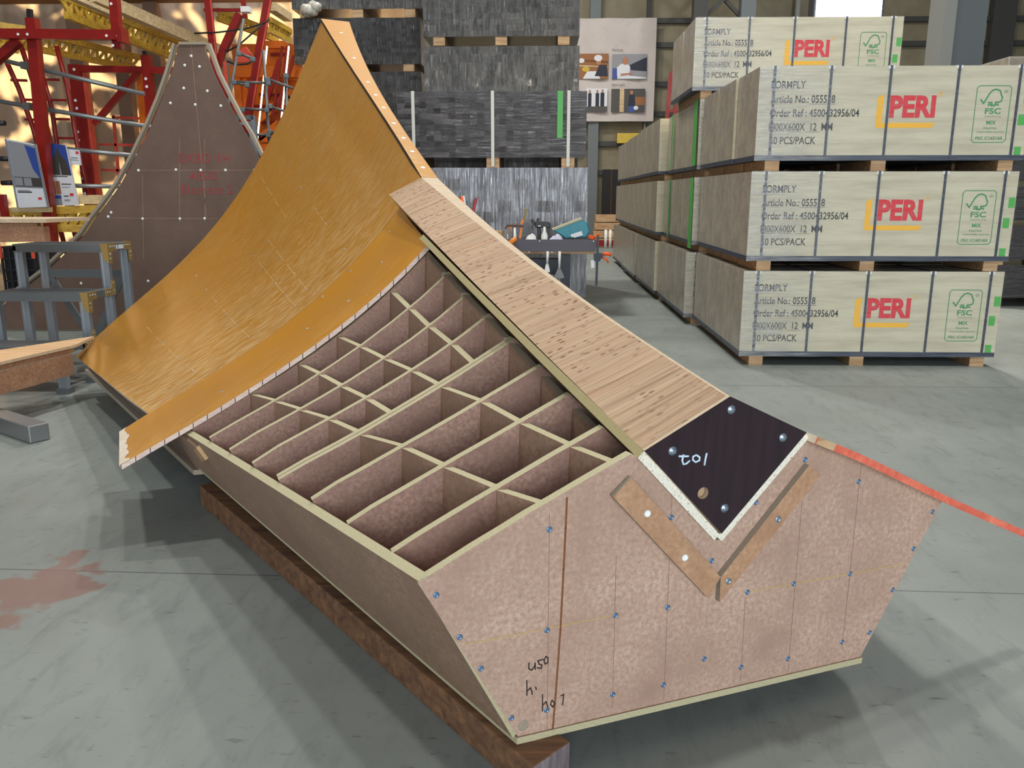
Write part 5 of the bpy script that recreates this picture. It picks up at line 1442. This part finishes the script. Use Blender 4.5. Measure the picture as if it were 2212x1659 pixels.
# wide drilled post and second frame
Y3 = 10.4
off = (at(190, 400, Y3).x, Y3, 0)
f2 = thing('shoring_frame', 'second red shoring frame with wide drilled post and diagonal brace', 'scaffold', off)
pbar(163, 140, 196, 425, Y3, 24, 'red', f2, 'wide_post', off, 0.10, ext='floor')
pbar(182, 150, 214, 425, Y3 + 0.05, 6, 'red_light', f2, 'post_flange', off, 0.10, ext='floor')
holes(((160, 150), (163, 217), (166, 234), (168, 285), (170, 303), (177, 368), (179, 385), (183, 418)), Y3 - 0.06, f2, off)
pbar(150, 148, 376, 153, Y3, 13, 'red', f2, 'crossbeam', off)
pbar(316, 120, 332, 300, Y3, 17, 'red', f2, 'post', off, ext='floor')
pbar(312, 110, 314, 128, Y3, 7, 'black', f2, 'screw_jack', off)
holes(((315, 170), (317, 187), (322, 250), (325, 272)), Y3 - 0.09, f2, off)
pbar(298, 158, 204, 268, Y3 - 0.05, 11, 'red', f2, 'brace', off)
pbar(301, 158, 312, 300, Y3 + 0.3, 10, 'orange', f2, 'orange_post', off, ext='floor')
# guard tubes
for k, (x0, y0, x1, y1, lab) in enumerate(((-20, 124, 312, 203, 'topmost of four long grey scaffold tubes sloping behind the red post'), (-20, 216, 318, 273, 'second from top of four long grey scaffold tubes behind the red post'),
        (100, 317, 298, 337, 'third from top of four long grey scaffold tubes behind the posters'), (100, 400, 262, 403, 'lowest of four long grey scaffold tubes beside the dark poster'))):
    a_, b_ = at(x0, y0, 9.25), at(x1, y1, 9.4)
    tb_ = tag(MB().tube([a_, b_], 0.024, 10).build('scaffold_tube', M['steel']), lab, 'tube', 'long grey guard tubes')
    p = a_.lerp(b_, ((78, 83, 100, 104)[k] - x0) / (x1 - x0)); mm = MB(); mm.box((p.x - 0.035, 9.055, p.z - 0.035), (p.x + 0.035, p.y + 0.02, p.z + 0.035)); mm.build('coupler', M['tube_grey'], tb_)
# red bar grid behind
off = (at(255, 400, 11.0).x, 11.0, 0)
gr = thing('bar_grid', 'light red welded bar grid seen behind the grey tubes', 'grid', off)
for (x0, y0, x1, y1) in ((245, 248, 261, 440),): pbar(x0, y0, x1, y1, 11.0, 5, 'red_light', gr, 'upright', off, ext='floor')
for (x0, x1, y) in ((243, 318, 254), (214, 312, 312), (219, 300, 367)): pbar(x0, y, x1, y + 2, 11.0, 5, 'red_light', gr, 'bar', off)
pbar(316, 150, 330, 420, 11.0, 5, 'red_light', gr, 'upright', off, ext='floor')
# decks: lattice girders, planks, soffit
def girder(tx0, ty0, tx1, ty1, bx0, by0, bx1, by1, Y, Y1, lab, ch=0.085, n=14, group='yellow lattice girders'):
    a_, b_ = at(tx0, ty0, Y), at(tx1, ty1, Y1); c_, d_ = at(bx0, by0, Y), at(bx1, by1, Y1)
    o3 = tuple(c_)
    g = thing('lattice_girder', lab, 'girder', o3, group)
    MB().bar(a_, b_, ch * 0.8, ch).build('upper_chord', M['girder'], g, o3)
    MB().bar(c_, d_, ch * 0.8, ch).build('lower_chord', M['girder'], g, o3)
    m = MB()
    for k in range(n):
        p, q = a_.lerp(b_, k / n), c_.lerp(d_, (k + 0.5) / n); r_ = a_.lerp(b_, (k + 1) / n)
        m.bar(p, q, ch * 0.5, ch * 0.5); m.bar(q, r_, ch * 0.5, ch * 0.5)
    m.build('lattice', M['girder'], g, o3)
girder(130, -8, 395, 92, 143, 32, 378, 125, 9.45, 11.4, 'yellow lattice girder running up the top left under the pale planks', 0.08, 13)
girder(60, 66, 300, 124, 50, 100, 292, 148, 10.0, 11.8, 'yellow lattice girder sloping below the red crossbeam at top left', 0.07, 12)
girder(-10, 54, 70, 66, -10, 98, 40, 108, 9.35, 9.5, 'short dark yellow girder at the left edge above the red crossbeam', 0.07, 5)
girder(15, 458, 236, 450, 20, 490, 205, 494, 9.09, 9.3, 'yellow lattice girder under the poster shelf', 0.085, 9)
def plank(pts, Y, Y1, th, lab, mt='plank'):
    (x0, y0), (x1, y1) = pts
    a_, b_ = at(x0, y0, Y), at(x1, y1, Y1)
    return tag(MB().bar(a_, b_, 0.10, th).build('plank', M[mt]), lab, 'plank')
plank(((200, -10), (488, 116)), 9.45, 11.5, 0.13, 'broad pale scaffold plank sloping across the top left')
plank(((150, -8), (260, 40)), 9.2, 9.75, 0.04, 'thin pale plank under the broad sloping plank')
plank(((30, 453), (108, 453)), 8.85, 8.85, 0.05, 'short pale ledge board under the left poster')
plank(((172, 431), (246, 431)), 9.3, 9.4, 0.10, 'pale plank on the yellow girder right of the posters')
m = MB(); m.prism([(-13.0, 9.6, 3.98), (-3.5, 9.6, 3.98), (-3.5, 13.0, 3.98), (-13.0, 13.0, 3.98)], (0, 0, 0.05)); tag(m.build('deck_board', M['soffit']), 'dark brown deck roofing the left scaffold at the top edge', 'deck')
girder(470, 22, 600, 72, 470, 40, 600, 88, 11.4, 12.4, 'shaded yellow girder under the deck between the two peaks', 0.06, 8)
girder(582, 42, 628, 68, 580, 64, 626, 88, 9.95, 10.6, 'bright short girder left of the black wrapped packs', 0.055, 4)
plank(((586, 14), (622, 38)), 9.95, 10.6, 0.09, 'short pale plank left of the black wrapped packs')
# climbing bracket struts between the peaks
Y4 = 9.4
off = (at(500, 500, Y4).x, Y4, 0)
cb = thing('climbing_bracket', 'red steel climbing bracket with inclined struts between the two peaks', 'scaffold', off)
pbar(448, -10, 464, 146, Y4, 12, 'red', cb, 'post', off); pbar(453, -10, 469, 146, Y4 - 0.02, 3, 'red_light', cb, 'post_flange', off)
pbar(464, 146, 494, 225, Y4, 18, 'red', cb, 'lower_post', off, ext='floor')
pbar(580, -10, 538, 240, Y4 + 0.2, 13, 'red', cb, 'strut', off, ext='floor'); pbar(586, -6, 545, 235, Y4 + 0.15, 3, 'red_light', cb, 'strut_flange', off)
pbar(518, 30, 484, 105, Y4 + 0.1, 14, 'red', cb, 'brace', off); pbar(484, 100, 470, 150, Y4 + 0.1, 12, 'red', cb, 'brace', off)
pbar(524, -8, 530, 40, Y4 + 0.2, 8, 'red', cb, 'post', off)
pbar(485, 133, 492, 215, Y4 + 0.1, 5, 'red_light', cb, 'post_flange', off)
pbar(441, 22, 526, 22, Y4 + 0.8, 6, 'red', cb, 'crossbeam', off)
m = MB(); m.prism([at(*p, Y4 + 0.5) for p in ((516, 108), (530, 100), (549, 126), (546, 134), (510, 134))], (0, 0.05, 0)); m.build('gusset', M['red_light'], cb, off)
m = MB(); p = at(533, 22, Y4); m.box((p.x - 0.05, Y4 - 0.05, p.z - 0.025), (p.x + 0.04, Y4 + 0.05, p.z + 0.03)); m.build('bolt', M['white'], cb, off)
for x, y in ((424, 118),): pass
# cables
CAB = {'upper': 9.30, 'lower': 9.22, 'short': 9.14}
for pts, lab in ((((420, 72), (470, 70), (530, 62), (572, 50), (582, 40)), 'upper thin black cable looping between the red struts'), (((489, 112), (515, 98), (545, 72), (565, 54)), 'lower thin black cable rising to the red strut'), (((490, 132), (510, 140), (535, 138), (552, 126)), 'short black cable sagging below the light red gusset')):
    MB().tube([at(x, y, CAB[lab[:5]]) for x, y in pts], 0.009, 6).build('cable', M['black'], cb, off)
# grey tube railing
off = (at(577, 400, 8.9).x, 8.9, 0)
rl = thing('tube_railing', 'grey clamped tube railing between the brown and yellow peaks', 'railing', off)
def ptube(x0, y0, x1, y1, Y, r, nm, mt='tube_grey', ext=None, Y1=None):
    a_, b_ = at(x0, y0, Y), at(x1, y1, Y1 or Y)
    if ext == 'floor': d_ = b_ - a_; b_ = a_ + d_ * (a_.z / -d_.z)
    MB().tube([a_, b_], r, 10).build(nm, M[mt], rl, off)
ptube(569, 108, 583, 330, 8.9, 0.017, 'upright', ext='floor'); ptube(617, 158, 620, 250, 8.9, 0.018, 'upright', ext='floor')
ptube(526, 40, 493, 226, 8.9, 0.016, 'upright', ext='floor')
for (x0, y0, x1, y1) in ((505, 177, 578, 179), (576, 170, 634, 191), (519, 234, 580, 238), (579, 229, 628, 244), (528, 291, 584, 291), (580, 284, 608, 287), (516, 115, 548, 127), (504, 178, 536, 184)):
    ptube(x0, y0, x1, y1, 8.86, 0.014, 'rail')
for x, y in ((578, 172), (580, 180), (583, 230), (577, 238), (582, 285), (580, 292), (516, 116), (546, 128), (506, 178), (534, 184), (524, 238), (618, 164)):
    m = MB(); p = at(x, y, 8.84); m.box((p.x - 0.024, p.y - 0.024, p.z - 0.024), (p.x + 0.024, p.y + 0.024, p.z + 0.024)); m.build('coupler', M['grey_steel'], rl, off, bevel=0.01)
# aluminium trestle below
Y5 = 8.7
off = (at(540, 400, Y5).x, Y5, 0)
tr = thing('trestle', 'grey aluminium trestle behind the dark brown element', 'trestle', off)
for (x0, y0, x1, y1, w_) in ((547, 250, 556, 350, 9), (538, 262, 552, 350, 6)): pbar(x0, y0, x1, y1, Y5, w_, 'alu', tr, 'leg', off, ext='floor')
pbar(505, 254, 549, 254, Y5, 9, 'alu_dark', tr, 'top_rail', off); pbar(508, 267, 545, 267, Y5, 6, 'alu', tr, 'cross_rail', off)
# orange formwork
Y6 = 11.8
off = (at(570, 300, Y6).x, Y6, 0)
of = thing('orange_formwork', 'orange steel formwork carriage glowing between the two peaks', 'formwork', off)
pbar(500, 156, 660, 156, Y6, 22, 'orange', of, 'beam', off); pbar(573, 97, 626, 97, Y6, 14, 'orange', of, 'beam', off)
pbar(512, 150, 520, 255, Y6, 14, 'orange', of, 'post', off, ext='floor'); pbar(530, 160, 534, 250, Y6 + 0.05, 10, 'orange', of, 'post', off)
pbar(560, 168, 640, 168, Y6 + 0.1, 10, 'orange', of, 'beam', off)
for (x0, y0, x1, y1) in ((628, 210, 556, 262), (640, 196, 580, 236), (632, 244, 560, 300), (560, 300, 620, 300), (545, 320, 610, 318)): pbar(x0, y0, x1, y1, Y6, 13, 'orange', of, 'brace', off)
for (x0, y0, x1, y1, w_) in ((610, 100, 590, 250, 5), (620, 100, 602, 285, 5), (604, 130, 578, 215, 8), (636, 120, 600, 230, 6)): pbar(x0, y0, x1, y1, Y6 - 0.25, w_, 'red', of, 'red_bar', off)
m = MB(); m.prism([at(*p, Y6 + 0.5) for p in ((500, 95), (640, 95), (660, 360), (520, 360))], (0, 0.06, 0)); m.build('skin_panel', M['orange'], of, off)
for (x0, y0, x1, y1) in ((585, 118, 618, 118), (560, 205, 620, 205), (540, 230, 600, 230), (560, 265, 620, 265), (555, 320, 600, 320), (560, 345, 600, 345)): pbar(x0, y0, x1, y1, Y6 + 0.3, 6, 'red', of, 'red_rail', off)
m = MB(); m.prism([at(*p, Y6 - 0.3) for p in ((548, 325), (600, 322), (590, 352), (562, 352))], (0, 0.3, 0)); m.build('base_beam', M['red'], of, off)
# glints on the red steel, added as two tall glowing bars
for x0, y0, x1, y1, lab in ((577, 100, 556, 300, 'slim glowing bar imitating a glint left of the grey upright between the peaks'), (624, 100, 605, 285, 'slim glowing bar imitating a glint beside the black wrapped pack')):
    a_, b_ = at(x0, y0, 10.9), at(x1, y1, 10.9)
    t = thing('glint_bar', lab, 'lamp', (b_.x, 10.9, 0), 'glowing glint bars'); o3 = (b_.x, 10.9, 0)
    d_ = b_ - a_
    MB().tube([a_, b_], 0.010, 8).build('glint_tube', M['warm_glint'], t, o3)
    MB().tube([b_, b_ + d_ * (b_.z / -d_.z)], 0.014, 8).build('glint_stand', M['steel'], t, o3)

# posters on the rail
def poster(q, Y, lab, shapes, frame=True):
    c_ = [at(x, y, Y) for x, y in q]; o3 = tuple(c_[3])
    t = thing('poster_board', lab, 'poster', o3)
    m = MB(); m.prism(c_, (0, 0.02, 0), 0); m.build('board', M['poster_white'], t, o3)
    def uvp(u, v, k=0): return c_[3].lerp(c_[2], u).lerp(c_[0].lerp(c_[1], u), v) + Vector((0, -0.002 - 0.0015 * k, 0))
    for nm, items in shapes.items():
        m = MB(); mats = []
        for k, (mt, pts) in enumerate(items):
            if M[mt] not in mats: mats.append(M[mt])
            m.face([uvp(u, v, k) for u, v in pts], mats.index(M[mt]))
        m.build(nm, mats, t, o3)
    if frame:
        m = MB()
        for a_, b_ in ((0, 3), (1, 2)): m.bar(c_[a_] + Vector((0, -0.006, 0)), c_[b_] + Vector((0, -0.006, 0)), 0.014, 0.02)
        m.build('side_trim', M['alu'], t, o3)
    return t
R4 = lambda u0, v0, u1, v1: [(u0, v0), (u1, v0), (u1, v1), (u0, v1)]
poster(((13, 300), (77, 312), (105, 447), (40, 449)), 8.75, 'framed grey poster board with dark blue corner at the left edge', {
    'picture': [('poster_grey', R4(.02, .30, .98, .98)), ('photo_blue', [(.98, .40), (.98, .93), (.60, .96), (.74, .60)]), ('poster_dark', R4(.05, .32, .95, .46)), ('poster_grey', R4(.06, .33, .32, .45)), ('poster_grey', R4(.36, .33, .62, .45))],
    'caption': [('poster_dark', R4(.08, .225, .55, .245)), ('poster_grey', R4(.08, .255, .50, .268)), ('print_red', R4(.72, .12, .84, .155))]})
poster(((99, 308), (142, 314), (170, 443), (116, 445)), 9.18, 'poster of a pointed dark roof against blue sky, behind the red post', {
    'picture': [('photo_blue', R4(.0, .50, .98, 1.0)), ('poster_dark', [(.05, .50), (.95, .50), (.85, .75), (.62, .84), (.52, .95), (.40, .84), (.15, .74)]), ('poster_grey', [(.47, .50), (.56, .50), (.52, .72)]),
                ('photo_wood', R4(.03, .19, .20, .40)), ('photo_wood', R4(.23, .19, .40, .40)), ('poster_grey', R4(.04, .01, .38, .17)), ('photo_blue', R4(.04, .12, .38, .17))],
    'caption': [('poster_dark', R4(.1, .47, .78, .485)), ('poster_dark', R4(.46, .345, .88, .36)), ('poster_grey', R4(.46, .30, .80, .31)), ('poster_dark', R4(.48, .15, .68, .165)), ('print_red', R4(.74, .16, .90, .20)), ('poster_grey', R4(.48, .08, .72, .10))]}, False)
poster(((146, 322), (170, 324), (175, 357), (152, 355)), 9.25, 'small white notice card hanging on the grey tube', {'caption': [('print_red', R4(.68, .72, .95, .90)), ('poster_dark', R4(.2, .44, .8, .48)), ('poster_dark', R4(.1, .30, .85, .33))]}, False)
for x, y, lab in ((6, 266, 'upper'), (14, 343, 'middle'), (22, 395, 'lower')):
    a_, b_ = at(x - 18, y, 8.95), at(x + 5, y, 8.95); tag(MB().tube([a_, b_], 0.026, 10).build('tube_end', M['black']), '%s black capped tube end beside the framed grey poster' % lab, 'tube end')

# translucent sheeting lit by the sun, with a tree outside
WYS = 13.2
g = []
for i in range(140):
    row = []
    x = -12.0 + 10.2 * i / 139
    yy = WYS + 0.05 * sin(i * 1.15) + 0.03 * sin(i * 0.37)
    for j in range(4): row.append((x, yy, 0.0 + 7.0 * j / 3))
    g.append(row)
mm = MB().sheet(g, 0.004, 0, (0, 0, 0, 0), uv=False)
tag(mm.build('wall_left', M['sheeting']), kind='structure')
for k, px in enumerate((180, 275, 345)):
    x = at(px, 200, WYS - 0.2).x
    tag(MB().box((x - 0.10, WYS - 0.30, 0), (x + 0.10, WYS - 0.14, 7)).build('trim_%d' % (20 + k), M['mdf_side']), kind='structure')
rr = random.Random(11); m = MB()
for k in range(1100):
    c_ = Vector((rr.uniform(-11.5, -4.5), rr.uniform(18.5, 21.5), rr.uniform(0.2, 6.4)))
    s_ = rr.uniform(0.08, 0.30); n_ = Vector((rr.uniform(-1, 1), rr.uniform(-1, 1), rr.uniform(-.6, .6))).normalized()
    u_ = n_.cross(Vector((0, 0, 1))).normalized(); w_ = n_.cross(u_)
    m.prism([c_ + u_ * (s_ * cos(a)) + w_ * (s_ * 0.6 * sin(a)) for a in (0, 1, 2.1, 3.1, 4.2, 5.3)], n_ * 0.01)
t = thing('tree', 'leafy tree outside behind the sunlit sheeting', 'tree', (-8.0, 20, 0))
tag(m.build('foliage', M['foliage'], t, (-8.0, 20, 0)), kind='stuff')
m = MB()
for k in range(14):
    a_ = Vector((-8 + rr.uniform(-.3, .3), 20 + rr.uniform(-.3, .3), rr.uniform(0.5, 2.5))); m.tube([a_, a_ + Vector((rr.uniform(-3.2, 3.2), rr.uniform(-.8, .8), rr.uniform(0.6, 3.4)))], [0.08, 0.02], 6)
m.tube([(-8, 20, 0), (-8, 20, 4)], 0.16, 8); m.build('trunk', M['timber'], t, (-8.0, 20, 0))
